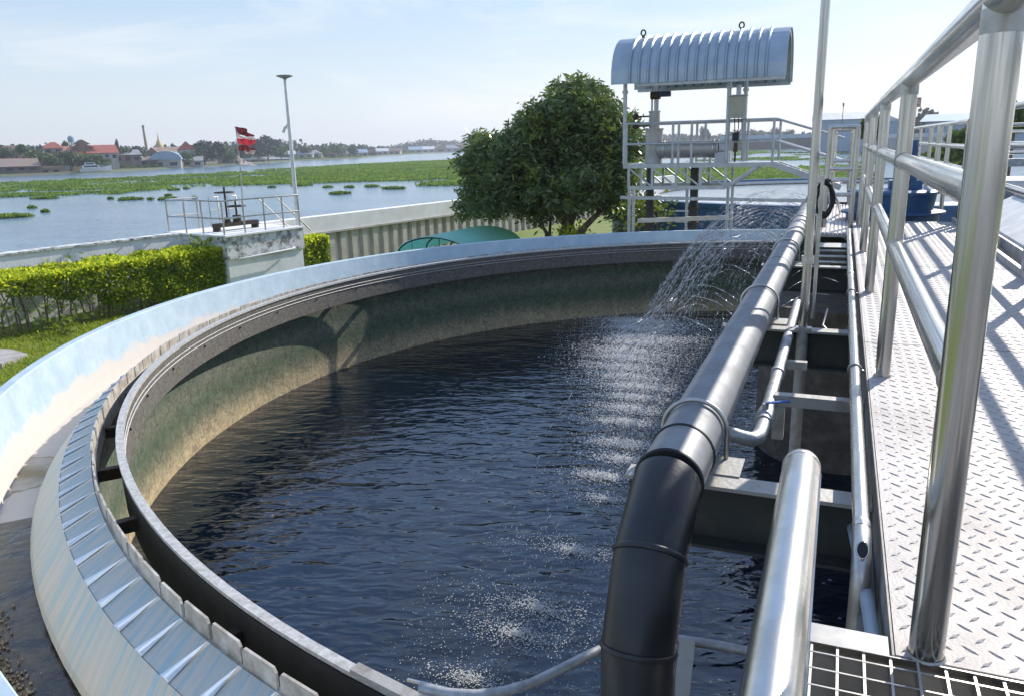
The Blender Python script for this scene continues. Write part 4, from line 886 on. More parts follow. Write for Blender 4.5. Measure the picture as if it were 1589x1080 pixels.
MB().box((XR+.002,1.41,DK-.2),(XR+.03,9.72,DK+.05)).build('kick_plate', galv, r_)
for yb in (2.27,4.42,6.74,9.0,11.4,13.8):
    cb_ = MB(); cb_.box((-.56,yb-.045,-1.012),(XL-.008 if yb<9.7 else .2,yb+.045,-1.0)); cb_.build('cross_beam_flange', paintbeam, r_)
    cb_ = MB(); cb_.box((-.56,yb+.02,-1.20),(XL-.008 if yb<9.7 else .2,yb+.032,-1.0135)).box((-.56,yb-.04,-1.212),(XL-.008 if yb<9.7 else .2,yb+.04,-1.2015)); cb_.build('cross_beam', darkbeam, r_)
for x0 in (XL+.02,1.05): MB().box((x0,-.6,-1.35),(x0+.03,17.5,-1.08)).build('girder', darkbeam, r_)
# grating at the near end
r_ = thing('steel_grating', 'square mesh steel grating at the near end of the walkway', 'grating', (.6,1.0,DK))
g = MB(); x = .012
while x < 1.3: g.box((x-.0022,.55,DK-.034),(x+.0022,1.398,DK-.001)); x += .0445
g.build('bearing_bars', steel2, r_)
g = MB(); y = 1.372
while y > .55: g.box((.0,y-.002,DK-.030),(1.3,y+.002,DK-.0004)); y -= .0485
g.build('cross_bars', steel, r_)
MB().box((.006,1.3985,DK-.05),(1.3,1.402,DK+.002)).box((.0,.55,DK-.05),(.005,1.398,DK+.002)).build('edge_bar', steel, r_)
r_ = thing('end_angle', 'grey steel angle across the end of the bridge opening, before the grating', 'beam', (.08,1.44,DK))
MB().box((.0,1.403,DK-.012),(XL-.01,1.475,DK-.006)).box((.0,1.403,DK-.2),(XL-.01,1.409,DK-.013)).build('angle', mat('grey_angle',(.24,.25,.26),(.36,.36,.35),12,.5,.5), r_)
MB().box((-.05,.3,-1.02),(1.3,1.39,-1.0)).build('under_plate', mat('rusty_under_plate',(.46,.40,.32),(.62,.57,.50),9,.8,0,.2,30), r_)

# ------------------------------------------------------------------ railings
zT, zM, zL = .198, -.09, -.405
PR = .0295
def wobble(p0, p1, n=12, a=.0012): return [Vector(p0).lerp(Vector(p1), i/n)+Vector((rng.normal()*a,0,rng.normal()*a)) for i in range(n+1)]
r_ = thing('walkway_railing', 'polished steel pipe railing left of the deck, starting with the thick near post', 'railing', (.2,1.43,DK), 'pipe railings beside the deck')
LX = .205; ends = 9.15
for z,ra in ((zT,.031),(zM,.028),(zL,.027)): MB().tube(wobble((LX,(-.35 if z==zT else 1.43),z),(LX,ends,z),16), ra, 28).build('rail', steelH, r_)
for i,y in enumerate((1.43,3.30,5.17,7.04,ends)):
    ps = MB().tube([(LX,y,DK-.05),(LX,y,zT-.01)], PR if i == 0 else PR*.94, 32); po = ps.build('post', steelV, r_)
    MB().lathe([(PR+.0005,DK+.0),(PR+.004,DK+.0008),(PR+.001,DK+.005)], (LX,y), 24).build('weld_collar', paintbeam, po)
    MB().tube([(LX,y+t,zM) for t in ((.0,.042) if i == 0 else (-.042,.042))], .031, 24).build('rail_joint', steel2, po)
    MB().tube([(LX,y+t,zL) for t in ((.0,.042) if i == 0 else (-.042,.042))], .030, 24).build('rail_joint', steel2, po)
    MB().tube([(LX,y,zT-.055),(LX,y,zT-.02)], PR+.001, 24).build('top_joint', steel2, po)
pv = MB(); pv.box((LX-.035,1.35,DK+.0006),(LX-.005,1.385,DK+.0030)); 
RX = 1.19
r_ = thing('walkway_railing', 'steel pipe railing right of the deck, mostly hidden behind the near post', 'railing', (RX,1.85,DK), 'pipe railings beside the deck')
for z in (zT,zM,zL): MB().tube([(RX,-.3,z),(RX,9.42,z)], .026, 20).build('rail', steelH, r_)
for y in (1.9,3.75,5.57,7.46,9.42): MB().tube([(RX,y,DK),(RX,y,zT)], .029, 20).build('post', steelV, r_)
r_ = thing('walkway_railing', 'farther lower steel railing continuing beyond the blue drive on the right', 'railing', (RX,9.6,DK), 'pipe railings beside the deck')
for z in (.13,-.13,-.36): MB().tube([(RX,9.6,z),(RX,17.5,z)], .026, 14).build('rail', steelH, r_)
for y in (9.62,11.3,12.3,12.5,13.6,15.4,17.4): MB().tube([(RX,y,DK),(RX,y,.13)], .026, 14).build('post', steelV, r_)
# inner service gantry to the left of the railing beyond the drive: gate frames seen end on
r_ = thing('service_walkway', 'short ribbed service walkway left of the railing with a tall portal frame', 'walkway', (0,10,-.96))
sp_ = MB()
for i in range(9): x = -.19+i*.04; sp_.box((x,8.72,-.965),(x+.028,12.6,-.95))
sp_.box((-.2,8.72,-.99),(.17,12.6,-.966)); sp_.build('ribbed_floor', mat('ribbed_floor',(.62,.57,.54),(.5,.46,.43),8,.5,.3), r_)
for y,sc_ in ((9.3,1),(12.6,.9)):
    for x in (-.145,.125): MB().tube([(x,y,-.95),(x,y,.105)], .028, 14).build('post', steel, r_)
    for z in (.105,-.33,-.60): MB().tube([(-.16,y,z),(.15,y,z)], .024, 14).build('crossbar', steel, r_)
for x in (-.145,.125):
    MB().tube([(x,12.6,.08),(x,17,.08)], .022, 10).build('rail', steel, r_); MB().tube([(x,12.6,-.33),(x,17,-.33)], .018, 10).build('rail', steel, r_)
for i,y in enumerate((13.8,15.2,16.6)): 
    for x in (-.145,.125): MB().tube([(x,y,-.95),(x,y,.08)], .022, 10).build('post', steel, r_)
MB().tube([(-.13,9.3,-.5),(-.02,10.2,-.75),(.02,11,-.93)], .018, 8).build('bent_pipe', steel2, r_)
r_ = thing('grooved_box_beam', 'grooved stainless box beam crossing in front of the ribbed service walkway', 'beam', (-.02,8.3,-1.0))
gb = MB()
for i in range(3): gb.tube([(-.17,8.0,-1.04-i*.055),(.13,8.0,-1.04-i*.055)], .027, 12)
gb.box((-.19,7.98,-1.20),(-.172,8.02,-.99)).box((.132,7.98,-1.20),(.15,8.02,-.99)).box((-.17,7.97,-1.005),(.13,8.3,-1.0)); gb.build('box', steel2, r_)

# tall pole with clamp and support below
r_ = thing('tall_pole', 'tall slim stainless pole beside the grey pipe, running out of the top of the photo', 'pole', (-.134,4.4,-.95))
MB().tube([(-.134,4.4,-3.3),(-.134,4.4,-1.0)], .030, 14).build('lower_leg', paintbeam, r_)
MB().tube([(-.134,4.4,-.985),(-.134,4.4,-.3),(-.134,4.4,2.6)], .0225, 20).build('pole', steelV, r_)
MB().tube([(-.134,4.4,-.64),(-.134,4.4,-.60)], .032, 16).build('clamp', steel2, r_)
MB().box((-.17,4.37,-1.0),(-.09,4.43,-.985)).build('base_plate', steel2, r_)
MB().tube([(-.095,4.7,-1.0),(-.095,4.7,-.2)], .010, 8).tube([(-.02,5.0,-1.0),(-.04,4.9,-1.08),(.05,4.6,-1.10),(.10,4.5,-.98)], .006, 6).build('thin_conduit', steel2, r_)
# cable coil
r_ = thing('cable_coil', 'coil of black cable hanging behind the tall pole', 'cable', (-.15,7.2,-.5))
cc = MB()
for k in range(6):
    cc.tube([(-.12+.055*c(t)*(1+.05*k)+.012*math.sin(k*2+t), 7.2+.04*s(t*2+k)+.006*k, -.50+.16*s(t)*(1-.05*k)) for t in np.linspace(0,6.283,26)], .010, 6, False)
cc.build('coil', rubber, r_)
MB().tube([(-.16,7.2,-.98),(-.16,7.2,-.25)], .016, 10).build('hook_post', steel, r_)

# ------------------------------------------------------------------ big spray pipe
PX, PZ, PRr = -.3826, -.908, .092
r_ = thing('spray_pipe', 'thick grey spray pipe with a black segmented elbow turning down at its near end', 'pipe', (PX,2.1,-1.0))
MB().tube([(PX,2.02,PZ),(PX,2.22,PZ)], PRr*1.005, 48).build('grey_sleeve', mat('sleeve_grey',(.22,.23,.24),(.15,.153,.156),9,.5,.1), r_)
MB().tube([(PX,2.21,PZ),(PX,5.9,PZ),(PX,9.5,PZ),(PX,15.6,PZ)], PRr, 48).build('pipe_body', pipegrey, r_)
for y in (2.225,2.015): MB().tube([(PX,y-.005,PZ),(PX,y,PZ),(PX,y+.005,PZ)], .1, 48, rs=[PRr+.001,PRr+.006,PRr+.001]).build('joint_bead', rubber, r_)
for y in (5.95,9.55,10.1,13): MB().tube([(PX,y-.05,PZ),(PX,y+.05,PZ)], PRr*1.035, 40).build('coupling', pipegrey, r_)
# elbow: three mitred segments
Rb = .42; kR = Rb/c(R(15)); YV = 1.68
EP = [Vector((PX,YV+Rb,PZ))]+[Vector((PX,YV+Rb-kR*s(R(t)),PZ-Rb+kR*c(R(t)))) for t in (15,45,75)]+[Vector((PX,YV,PZ-Rb))]
def soft(a, b, d, e_=.012):   # a mitred corner between straight runs
    return [b+(a-b).normalized()*e_, b+(d-b).normalized()*e_]
def eb(t): return Vector((PX, 2.01-Rb*s(t), PZ-Rb+Rb*c(t)))
el = MB(); el.tube(soft(EP[0],EP[1],EP[2])+soft(EP[1],EP[2],EP[3])+soft(EP[2],EP[3],EP[4])+[EP[4]], PRr*1.01, 48, False); el.build('black_elbow', pipeblk, r_)
MB().tube([EP[4], Vector((PX,YV,-2.0)), Vector((PX,YV,-2.9))], PRr*1.0, 48).build('down_pipe', pipeblk, r_)
for t in (2,3):
    m1 = EP[t]; dv = (EP[t+1]-EP[t-1]).normalized()*.007; a_, b_ = m1-dv, m1+dv; MB().tube([a_,m1,b_], .1, 48, rs=[PRr*1.01+.001,PRr*1.01+.006,PRr*1.01+.001]).build('weld_seam', pipeblk, r_)
for y in (2.44,4.62,6.9,9.1,11.5,13.9):
    hoop = MB(); hoop.tube([(PX+(PRr+.011)*c(t), y-.17+0*t if False else y, PZ+(PRr+.011)*s(t)) for t in np.linspace(-.15,math.pi+.15,30)], .0075, 8)
    hoop.tube([(PX+(PRr+.011)*c(-.15), y, PZ+(PRr+.011)*s(-.15)),(PX+PRr+.011, y, -1.02)], .0075, 8).tube([(PX-(PRr+.011)*c(-.15), y, PZ+(PRr+.011)*s(-.15)),(PX-PRr-.011, y, -1.02)], .0075, 8)
    hoop.build('u_bolt', steel2, r_)
for y in (2.34,4.52,6.82): MB().box((PX-.14,y-.03,-1.0),(PX+.16,y+.12,-.995)).build('saddle_plate', paintbeam, r_)
for y in np.arange(3.3,15,.5): MB().cyl((PX-PRr*.9,y,PZ-.01),(PX-PRr-.018,y,PZ-.006),.008,6).build('nozzle', darkmet, r_)

# valve line, brackets
r_ = thing('valve_line', 'small worn steel pipe with a blue handled ball valve joining the big pipe', 'pipe', (-.2,3.2,-1.05))
MB().tube([(-.205,5.3,-1.03),(-.205,3.62,-1.03),(-.205,3.05,-1.03)], .026, 18).build('pipe', galv, r_)
MB().tube([(-.205,2.93,-1.03),(-.205,2.84,-1.03),(-.208,2.78,-1.03),(-.225,2.735,-1.03),(-.255,2.715,-1.02),(-.34,2.71,-1.0)], .026, 18).build('bend', galv, r_)
vb = MB().tube([(-.205,3.06,-1.03),(-.205,2.99,-1.03),(-.205,2.92,-1.03)], .03, 16, rs=[.032,.037,.032]).cyl((-.205,2.99,-1.0),(-.205,2.99,-.975),.012,10).build('valve', galv, r_)
MB().bar((-.205,2.99,-.972),(-.12,3.01,-.962),.018,.005).build('handle', mat('blue_grip',(.02,.09,.30)), vb)
MB().tube([(-.205,3.6,-1.03),(-.205,3.64,-1.03)], .033, 14).build('socket', galv, r_)
r_ = thing('bracket_frame', 'pale square tube bracket from the deck edge with a leg hanging down', 'bracket', (-.05,3.22,-1.0))
MB().box((-.19,3.19,-1.045),(XL-.01,3.24,-1.0)).build('arm', paintbeam, r_); MB().box((-.19,3.193,-1.19),(-.145,3.237,-1.047)).build('leg', paintbeam, r_)
r_ = thing('bracket_frame', 'short rusty square tube stub fixed to the pole leg below the beam', 'bracket', (-.17,3.95,-1.1))
MB().box((-.225,3.95,-1.10),(-.09,3.99,-1.06)).build('arm', paintbeam, r_)

# thin pipe with open cut end
r_ = thing('thin_pipe', 'thin bright steel pipe beside the deck with an oval opening near its end', 'pipe', (.108,1.85,-.95))
TX, TZ, TR = .108, -.932, .0215
MB().tube([(TX,1.93,TZ),(TX,3.1,TZ),(TX,5,TZ),(TX,8.0,TZ),(TX,8.9,TZ)], TR, 24).build('pipe', steel, r_)
MB().tube([(TX,1.97,TZ),(TX,1.90,TZ-.004),(TX,1.84,TZ-.022),(TX,1.80,TZ-.055),(TX,1.79,TZ-.1),(TX,1.79,TZ-.45)], TR*1.04, 24).build('down_bend', steel2, r_)
op = MB(); ctr = Vector((TX,1.832,TZ-.004)); nr = Vector((0,-.62,.78)).normalized(); aa = Vector((1,0,0)); bb = nr.cross(aa)
op.add([ctr+nr*.008+aa*.012*c(t)+bb*.021*s(t) for t in np.linspace(0,6.283,21)[:-1]], [tuple(range(20))]); op.build('cut_opening', rubber, r_)
rg = MB().tube([ctr+nr*.008+aa*.013*c(t)+bb*.022*s(t) for t in np.linspace(0,6.283,25)], .0018, 6, False).build('cut_edge', steel, r_)
for y in (3.42,5.2): 
    cl_ = MB().tube([(TX+(TR+.004)*c(t), y, TZ+(TR+.004)*s(t)) for t in np.linspace(0,6.283,20)], .0045, 6, False).cyl((TX+TR,y,TZ),(TX+TR+.04,y,TZ-.01),.006,8); cl_.build('clamp', steel2, r_)
MB().tube([(TX,5.9,TZ),(TX,5.97,TZ)], TR*1.12, 18).build('union', steel2, r_)
r_ = thing('plastic_pipe', 'pale blue grey plastic pipe running under the deck edge to the grating corner', 'pipe', (.13,1.6,-1.0))
MB().tube([(.133,1.42,-.975),(.118,1.9,-1.03),(.10,2.4,-1.12)], .0155, 16).build('pipe', mat('pvc_grey',(.30,.38,.45),(.36,.43,.48),10,.5), r_)
# thick capped handrail stub
r_ = thing('capped_pipe', 'thick shiny steel pipe with a rounded cap, nearest to the photographer', 'pipe', (-.036,1.2,-.71))
p0 = Vector((-.036,1.74,-.706)); p1 = Vector((-.036,.25,-.706)); 
pts = [p0+Vector((0,.038*s(t),0)) for t in np.linspace(math.pi/2,0,6)]; rs_ = [.003+.037*c(t) for t in np.linspace(math.pi/2,0,6)]
MB().tube(pts+[p0.lerp(p1,t) for t in (.1,.4,.7,1)], .04, 32, rs=rs_+[.040]*4).build('pipe', steel, r_)
MB().tube([p0-Vector((0,.012,0)),p0-Vector((0,.004,0))], .0408, 32).build('weld_ring', steel2, r_)
MB().box((.003,.25,-.712),(.0065,1.70,-.700)).build('side_fin', steel2, r_)
MB().tube([(-.036,1.62,-1.6),(-.036,1.62,-.74)], .02, 12).build('support_post', steel2, r_)
# curved hose pipe at the bottom
r_ = thing('curved_conduit', 'bent grey conduit sweeping low over the tank edge to the black pipe', 'pipe', tuple(U(760,1070,-1.6)))
pts = [U(a,b_,-1.62) for a,b_ in ((652,1066),(690,1075),(735,1078),(780,1073),(825,1060),(870,1038),(905,1020),(935,1006),(975,994))]+[U(1055,992,-1.62),U(1110,1000,-1.62),U(1170,1012,-1.62),U(1230,1022,-1.62)]
MB().tube(pts, .016, 14).build('conduit', galv, r_)
MB().bar(U(632,1054,-1.62),U(700,1070,-1.62),.008,.008).build('wire', steel2, r_)
r_ = thing('support_bars', 'two pale steel bars resting on the baffle at the bottom of the photo', 'bar', tuple(U(600,1070,-1.7)))
MB().bar(U(550,1036,-1.74),U(660,1092,-1.74),.045,.02).build('bar', paintbeam, r_); MB().bar(U(650,1078,-1.68),U(760,1082,-1.68),.05,.02).build('bar', paintbeam, r_)
MB().bar(U(1067,992,-1.6),U(1055,1100,-1.75),.05,.02).build('upright', paintbeam, r_)

# ------------------------------------------------------------------ blue drive
r_ = thing('scraper_drive', 'blue scraper drive turret and gearbox at the end of the deck', 'machine', (.58,10.3,DK))
MB().lathe([(0,-.60),(.46,-.60),(.50,-.62),(.50,-.645),(.455,-.65),(.43,-.83),(.56,-.85),(.56,-.87),(.50,-.88),(.50,-1.3),(0,-1.3)], (.58,10.35), 48, closed=False).build('turret', bluepaint, r_)
MB().box((.52,10.2,-.598),(.86,10.55,-.50)).box((.60,10.25,-.497),(.80,10.5,-.40)).build('gearbox', bluepaint, r_)
MB().tube([(.70,10.35,-.42),(.70,10.35,-.05)], .095, 18).build('motor', bluepaint, r_)
for z in (-.30,-.24,-.18,-.12): MB().tube([(.70,10.35,z),(.70,10.35,z+.012)], .108, 18).build('cooling_fin', bluepaint, r_)
MB().box((.3,9.74,-1.0),(1.15,9.8,-.93)).build('mounting_plate', darkmet, r_)
# steel stubs and trough on the right
for y,lb in ((5.97,'square steel stub with a rusty top beside the deck, nearer one'),(9.1,'square steel stub beside the deck, just before the blue drive')):
    r_ = thing('post_stub', lb, 'post', (1.16,y,DK), 'square stubs at the right deck edge')
    MB().box((1.135,y-.04,DK),(1.20,y+.04,-.64)).build('stub', galv, r_); MB().box((1.13,y-.045,-.6395),(1.205,y+.045,-.625)).build('cap', mat('rust',(.20,.10,.05),(.35,.25,.17),20,.9), r_)
r_ = thing('scum_trough', 'long pale covered trough running beside the deck on the right', 'trough', (1.45,6,-1.0))
tr_ = MB(); tr_.add([(1.27,3,-.80),(1.62,3,-.62),(1.62,9.4,-.62),(1.27,9.4,-.80),(1.27,3,-.96),(1.27,9.4,-.96),(1.62,3,-.96),(1.62,9.4,-.96)], [(0,1,2,3),(0,3,5,4),(1,6,7,2),(3,2,7,5),(0,4,6,1)]); tr_.build('cover', white, r_)
MB().box((1.24,3,-.90),(1.266,9.4,-.82)).build('side_plate', galv, r_); MB().box((1.63,3,-1.1),(1.7,9.4,-.56)).build('back_beam', galv, r_)
MB().sphere((1.33,10.0,-.66),.2,16,(1,1.6,.45)).build('float_lid', white, r_)
# cross walkway beyond on the right
r_ = thing('cross_walkway', 'cross gangway with steel beams and rails leading off to the right', 'walkway', (4,12.5,-.6))
MB().box((1.6,12.0,-.42),(14,12.1,-.32)).build('top_beam', galv, r_); MB().box((1.6,12.1,-.66),(14,13.3,-.60)).build('deck_slab', white, r_)
MB().box((1.6,12.02,-.86),(14,12.08,-.68)).build('lower_beam', mat('beam_grey',(.22,.23,.25),(.3,.31,.32),4,.5,.3), r_)
for z in (.10,-.13,-.25): MB().tube([(1.6,12.05,z),(14,12.05,z)], .024, 12).build('rail', steel, r_)
for x in (2.9,4.8,6.7,8.6): MB().tube([(x,12.05,-.35),(x,12.05,.10)], .024, 12).build('post', steel, r_)
for z in (.02,-.2): MB().tube([(1.6,13.25,z),(14,13.25,z)], .02, 12).build('rail', steel, r_)

# ------------------------------------------------------------------ platform with arched roof
PY = 17.5
def pp(px,py,dy=0): v = UY(px,py,PY); return Vector((v.x, v.y+dy, v.z))
zD = pp(1090,254).z; xA = pp(967,255).x; xB = pp(1205,250).x; DP = 1.25
alu = mat('aluminium_frame', (.50,.52,.54), (.38,.40,.42), 6, .42, .7)
r_ = thing('service_platform', 'raised steel platform with truss floor, railings and stair behind the tank', 'platform', ((xA+xB)/2,PY+.6,GZ))
MB().box((xA,PY,zD-.09),(xB,PY+DP,zD)).build('floor_frame', alu, r_)
zl = pp(1050,292).z; xc = pp(1125,290).x; xa2 = pp(975,290).x
for dy in (0.03, DP-.03):
    MB().bar((xa2,PY+dy,zl),(xc,PY+dy,zl),.07,.08).build('lower_chord', alu, r_)
    n_ = 4
    for i in range(n_+1):
        x = xa2+(xc-xa2)*i/n_; MB().bar((x,PY+dy,zl),(x,PY+dy,zD-.09),.05,.05,up=(0,1,0)).build('truss_upright', alu, r_)
        if i < n_: MB().bar((x+.02,PY+dy,zD-.1),(xa2+(xc-xa2)*(i+1)/n_,PY+dy,zl+.02),.035,.035,up=(0,1,0)).build('truss_diagonal', alu, r_)
    MB().bar((xc,PY+dy,zl),(pp(1175,250).x,PY+dy,zD-.08),.07,.07,up=(0,1,0)).build('knee_brace', alu, r_)
MB().bar(pp(963,307),Vector((-.05,PY,pp(1240,313).z)),.07,.07).build('long_beam', alu, r_)
for px in (968,975,1060,1068,1125,1132): 
    x = pp(px,300).x; MB().bar((x,PY+.5,GZ),(x,PY+.5,zl),.06,.06,up=(0,1,0)).build('leg', alu, r_)
MB().bar(pp(990,343),pp(1130,338),.10,.09).build('low_beam', coltan, r_)
for z in (pp(1065,328).z, pp(1065,345).z): MB().bar((pp(1048,330).x,PY,z),(pp(1068,330).x,PY,z),.03,.03).build('ladder_rung', alu, r_)
zr1 = pp(1090,189).z; zr2 = pp(1090,222).z
for dy in (0,DP):
    for z in (zr1,zr2): MB().tube([(xA+.02,PY+dy,z),(xB-.03,PY+dy,z)], .026, 10).build('rail', alu, r_)
    for px in ((972,1044,1053,1073,1130,1200) if dy == 0 else (990,1066,1080,1150,1203)):
        MB().tube([(pp(px,220).x,PY+dy,zD),(pp(px,220).x,PY+dy,zr1)], .028, 10).build('post', alu, r_)
# stair rails going down to the right
for dy in (0,.75):
    MB().tube([(xB-.03,PY+dy,zr1),(.0,PY+dy,zr1-.42)], .026, 10).build('stair_rail', alu, r_); MB().tube([(xB-.03,PY+dy,zr2),(.0,PY+dy,zr2-.42)], .024, 10).build('stair_rail', alu, r_)
    MB().bar((xB-.03,PY+dy,zD-.05),(.0,PY+dy,zD-.52),.05,.12,up=(0,0,1)).build('stringer', alu, r_)
for i in range(5): t = (i+.5)/5; MB().box((xB+(0-xB)*t-.12,PY+.03,zD-.08-.44*t),(xB+(0-xB)*t+.1,PY+.72,zD-.05-.44*t)).build('step', galv, r_)
# roof posts
rt_ = pp(970,125).z
for px,dy in ((970,0),(1000,DP),(1131,0),(1146,DP)):
    x = pp(px,160).x; MB().tube([(x,PY+dy,zD),(x,PY+dy,rt_+.1)], .045, 12).build('roof_post', alu, r_); MB().tube([(x,PY+dy,rt_-.28),(x,PY+dy,rt_-.22)], .065, 12).build('collar', alu, r_)
# arched corrugated roof, part of the platform
xr0 = pp(956,120).x; xr1 = pp(1222,118).x; ztop = pp(1090,47).z; zev = pp(1090,127).z
nW = 18; nseg = nW*8; M_ = 17; vs = []; yc = PY+DP/2; hwd = 1.05
roofm = mat('arched_roof_sheet', (.40,.46,.50), (.33,.39,.43), 3, .38, .65, rvar=.1)
for j in range(nseg+1):
    x = xr0+(xr1-xr0)*j/nseg; ph = (j/nseg*nW) % 1; rb_ = .045 if (ph < .22 and 1.2 < j/nseg*nW < nW-1) else 0
    for i in range(M_):
        t = math.pi*(i/(M_-1)); ss = s(t)**.8 if s(t) > 0 else 0; vs.append((x, yc-(hwd+rb_)*c(t), zev+(ztop-zev+rb_)*ss))
rf = MB(); rf.add(vs, [(j*M_+i,(j+1)*M_+i,(j+1)*M_+i+1,j*M_+i+1) for j in range(nseg) for i in range(M_-1)], 0, False)
rfo = rf.build('arched_roof', roofm, r_)
sol = rfo.modifiers.new('thick','SOLIDIFY'); sol.thickness = .012
MB().bar((pp(995,130).x,yc-hwd+.06,zev-.03),(xr1-.03,yc-hwd+.06,zev-.03),.06,.06).build('eave_beam', alu, rfo); MB().bar((xr0+.1,yc+hwd-.06,zev-.03),(xr1-.03,yc+hwd-.06,zev-.03),.06,.06).build('eave_beam', alu, rfo)
for x in (xr0+.3,(xr0+xr1)/2,xr1-.05): MB().tube([(x,yc-(hwd-.03)*c(math.pi*i/16),zev+(ztop-zev-.03)*s(math.pi*i/16)) for i in range(17)], .02, 8).build('roof_rib', alu, rfo)
for px in (988,1145):
    x = pp(px,45).x; MB().tube([(x+.05*c(t),yc,ztop+.11+.06*s(t)) for t in np.linspace(0,6.283,16)], .018, 6, False).cyl((x,yc,ztop),(x,yc,ztop+.06),.03,8).build('lifting_eye', darkmet, rfo)
# machine: upright column and horizontal drum
r_ = thing('screw_press', 'grey steel dewatering machine, upright column joined to a horizontal drum, on the platform', 'machine', (pp(1000,250).x,PY+.55,zD))
yM = PY+.6; kM = pp(1050,230).dot(fwd)/F
cm = mat('machine_steel', (.46,.45,.42), (.36,.35,.32), 6, .45, .6)
xm = pp(1004,230).x+.02; 
MB().tube([(xm,yM,zD),(xm,yM,pp(1004,202).z)], 14*kM, 28).build('column_base', cm, r_)
MB().tube([(xm,yM,pp(1004,202).z),(xm,yM,pp(1004,174).z)], 8.5*kM, 24).build('column_top', cm, r_)
for z,ra in ((202,15.5),(174,9.5),(188,9)): MB().tube([(xm,yM,pp(1004,z).z),(xm,yM,pp(1004,z).z+.03)], ra*kM, 24).build('flange', cm, r_)
for dx in (-.055,.055): MB().tube([(xm+dx*1.1,yM,pp(1004,174).z),(xm+dx*1.1,yM,rt_+.05)], .022, 8).build('lift_rod', alu, r_)
MB().tube([(xm,yM,pp(1004,174).z),(xm,yM,rt_)], .014, 8).build('spindle', steel2, r_)
MB().cyl((xm-.09,yM,pp(1004,147).z),(xm+.12,yM,pp(1004,147).z),.085,14).build('gear_head', darkmet, r_)
mo = MB().cyl((xm+.12,yM-.05,pp(1016,145).z),(xm+.36,yM-.05,pp(1016,145).z),.06,14).build('motor', mat('motor_blue',(.03,.05,.09)), r_)
zc_ = pp(1055,233).z; MB().tube([(xm+.1,yM-.02,zc_),(pp(1106,233).x,yM-.02,zc_)], 13.5*kM, 32).build('drum', cm, r_)
for px in (1022,1100,1107): MB().tube([(pp(px,233).x,yM-.02,zc_),(pp(px,233).x+.03,yM-.02,zc_)], 15*kM, 28).build('drum_flange', steel2, r_)
MB().cyl((pp(1110,236).x,yM-.02,zc_+.02),(pp(1122,236).x,yM-.02,zc_+.02),.12,16).build('drive_motor', mat('motor_white',(.55,.56,.56)), r_)
MB().box((pp(1105,236).x,yM-.2,zD),(pp(1130,236).x,yM+.15,zD+.22)).build('drive_base', mat('motor_white2',(.55,.56,.56)), r_)
for px in (1035,1068,1096): MB().bar((pp(px,240).x,yM-.02,zD),(pp(px,240).x,yM-.02,zc_-.14),.06,.1,up=(0,1,0)).build('support_leg', steel2, r_)
for z in (pp(985,181).z,pp(985,196).z):
    MB().cyl((xm-.36,yM-.1,z),(xm-.1,yM-.1,z),.018,8).sphere((xm-.40,yM-.1,z),.075,12).build('side_valve', darkmet, r_)
# control box and cable box
bx0, bx1 = pp(1134,150).x, pp(1160,150).x
r_ = thing('control_box', 'cream control cabinet on a thin post under the arched roof', 'control box', ((bx0+bx1)/2,PY-.05,pp(1147,184).z))
MB().box((bx0,PY-.16,pp(1147,184).z),(bx1,PY-.03,pp(1147,150).z)).build('cabinet', mat('cabinet_grey',(.45,.45,.42)), r_)
MB().box((bx0+.025,PY-.175,pp(1147,182).z),(bx1-.035,PY-.163,pp(1147,152).z)).build('door', cream, r_)
MB().box((bx0-.02,PY-.2,pp(1147,149.6).z),(bx1+.02,PY,pp(1147,148).z)).build('hood', mat('cabinet_grey'  ,(.45,.45,.42)), r_)
MB().tube([((bx0+bx1)/2,PY-.08,pp(1147,149).z),((bx0+bx1)/2,PY-.08,pp(1147,133).z)], .05, 12).build('conduit_stem', alu, r_)
for px,dx in ((1141,-.08),(1147,.0),(1152,.06)): MB().tube([(pp(px,184).x,PY-.1,pp(1147,184).z),(pp(px,184).x+.01,PY-.1,pp(px,200).z),(pp(1142,215).x,PY-.1,pp(1142,212).z)], .010, 6).build('cable', rubber, r_)
r_ = thing('hanging_plug_box', 'black plug box with a dangling connector below the cream cabinet', 'plug box', tuple(pp(1143,212)))
MB().box((pp(1138,214).x,PY-.2,pp(1143,219).z),(pp(1148,214).x,PY-.06,pp(1143,207).z)).build('box', rubber, r_)
MB().tube([pp(1143,222,-.12),pp(1142,236,-.12)], .05, 10, rs=[.04,.05]).build('connector', darkmet, r_); MB().tube([pp(1142,236,-.12),pp(1141,252,-.12)], .02, 8).build('cable', rubber, r_)
# black drop pipes
for px,lb in ((1001,'left one of two thick black pipes standing under the platform'),(1071,'right one of two thick black pipes standing under the platform')):
    x = pp(px,300).x; r_ = thing('drop_pipe', lb, 'pipe', (x,PY+.5,GZ), 'black pipes under the platform')
    MB().tube([(x,PY+.5,GZ),(x,PY+.5,zD-.1)], 6.6*kM, 20).build('pipe', pipeblk, r_)
    for z in (260,326,350): MB().tube([(x,PY+.5,pp(px,z).z-.02),(x,PY+.5,pp(px,z).z+.02)], 9.5*kM, 20).build('flange', darkmet, r_)

# ------------------------------------------------------------------ river haze
hz = MB().box((-1500,-250,-9.),(900,2600,60)); hmt = bpy.data.materials.new('haze'); hmt.use_nodes = True; ht = hmt.node_tree
ht.nodes.remove(ht.nodes['Principled BSDF']); pv_ = ht.nodes.new('ShaderNodeVolumePrincipled'); pv_.inputs['Color'].default_value = (.86,.92,1,1); pv_.inputs['Density'].default_value = .00034; pv_.inputs['Anisotropy'].default_value = .3
ht.links.new(pv_.outputs[0], ht.nodes['Material Output'].inputs['Volume'])
tag(hz.build('haze', hmt), 'thin pale haze over the river', 'haze', None, 'stuff')

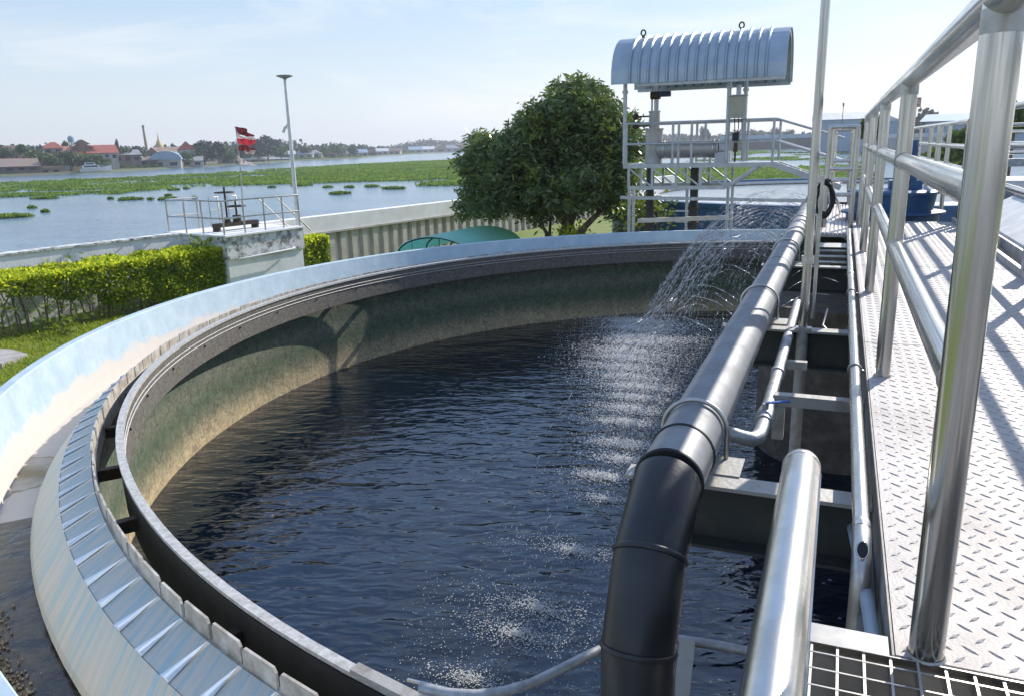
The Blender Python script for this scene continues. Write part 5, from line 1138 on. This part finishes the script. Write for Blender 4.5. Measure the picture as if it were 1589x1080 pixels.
# ------------------------------------------------------------------ light, sky
SAZ, SEL = R(20.5), R(31)
sd = Vector((s(SAZ)*c(SEL), c(SAZ)*c(SEL), s(SEL)))
sl_ = bpy.data.lights.new('sun','SUN'); sl_.energy = 4.7; sl_.angle = R(.53); sl_.color = (1,.94,.86)
so = bpy.data.objects.new('sun', sl_); COL.objects.link(so); so.rotation_euler = sd.to_track_quat('Z','Y').to_euler()
w = bpy.data.worlds.new('World'); sc.world = w; w.use_nodes = True; T = w.node_tree; N = T.nodes; L = T.links
bg = N['Background']; sk = N.new('ShaderNodeTexSky'); sk.sky_type = 'NISHITA'; sk.sun_disc = False; sk.sun_elevation = SEL; sk.sun_rotation = SAZ
sk.altitude = 0; sk.air_density = 1.0; sk.dust_density = 1.0; sk.ozone_density = 2.5
tc = N.new('ShaderNodeTexCoord'); mp = N.new('ShaderNodeMapping'); mp.inputs['Scale'].default_value = (1,1,4.5); L.new(tc.outputs['Generated'], mp.inputs[0])
nz_ = N.new('ShaderNodeTexNoise'); nz_.inputs['Scale'].default_value = 2.6; nz_.inputs['Detail'].default_value = 8; nz_.inputs['Roughness'].default_value = .6; nz_.inputs['Distortion'].default_value = .5; L.new(mp.outputs[0], nz_.inputs['Vector'])
cr = N.new('ShaderNodeValToRGB'); cr.color_ramp.elements[0].position = .47; cr.color_ramp.elements[1].position = .72; cr.color_ramp.elements[0].color = (0,0,0,1); cr.color_ramp.elements[1].color = (.75,.75,.75,1); L.new(nz_.outputs['Fac'], cr.inputs[0])
mx = N.new('ShaderNodeMix'); mx.data_type = 'RGBA'; L.new(cr.outputs[0], mx.inputs[0])
sx = N.new('ShaderNodeSeparateXYZ'); L.new(tc.outputs['Generated'], sx.inputs[0])
gr = N.new('ShaderNodeValToRGB'); e = gr.color_ramp.elements; e[0].position = 0; e[0].color = (.80,.83,.86,1); e[1].position = 1; e[1].color = (.30,.46,.80,1)
for p_, c_ in ((.06,(.70,.775,.84)),(.17,(.49,.655,.83)),(.36,(.28,.50,.94)),(.65,(.24,.44,.90))): q_ = e.new(p_); q_.color = (*c_,1)
L.new(sx.outputs['Z'], gr.inputs[0])
g10 = N.new('ShaderNodeVectorMath'); g10.operation = 'SCALE'; g10.inputs['Scale'].default_value = 10.; L.new(gr.outputs[0], g10.inputs[0])
skm = N.new('ShaderNodeMix'); skm.data_type = 'RGBA'; skm.inputs[0].default_value = .74; L.new(sk.outputs[0], skm.inputs[6]); L.new(g10.outputs[0], skm.inputs[7])
L.new(skm.outputs[2], mx.inputs[6]); mx.inputs[7].default_value = (8.6,8.6,8.6,1)
L.new(mx.outputs[2], bg.inputs['Color']); bg.inputs['Strength'].default_value = .10
vs_ = sc.view_settings; vs_.view_transform = 'Standard'; vs_.look = 'None'; vs_.gamma = 1; vs_.exposure = .30; vs_.use_curve_mapping = False
print('objects', len(bpy.data.objects))
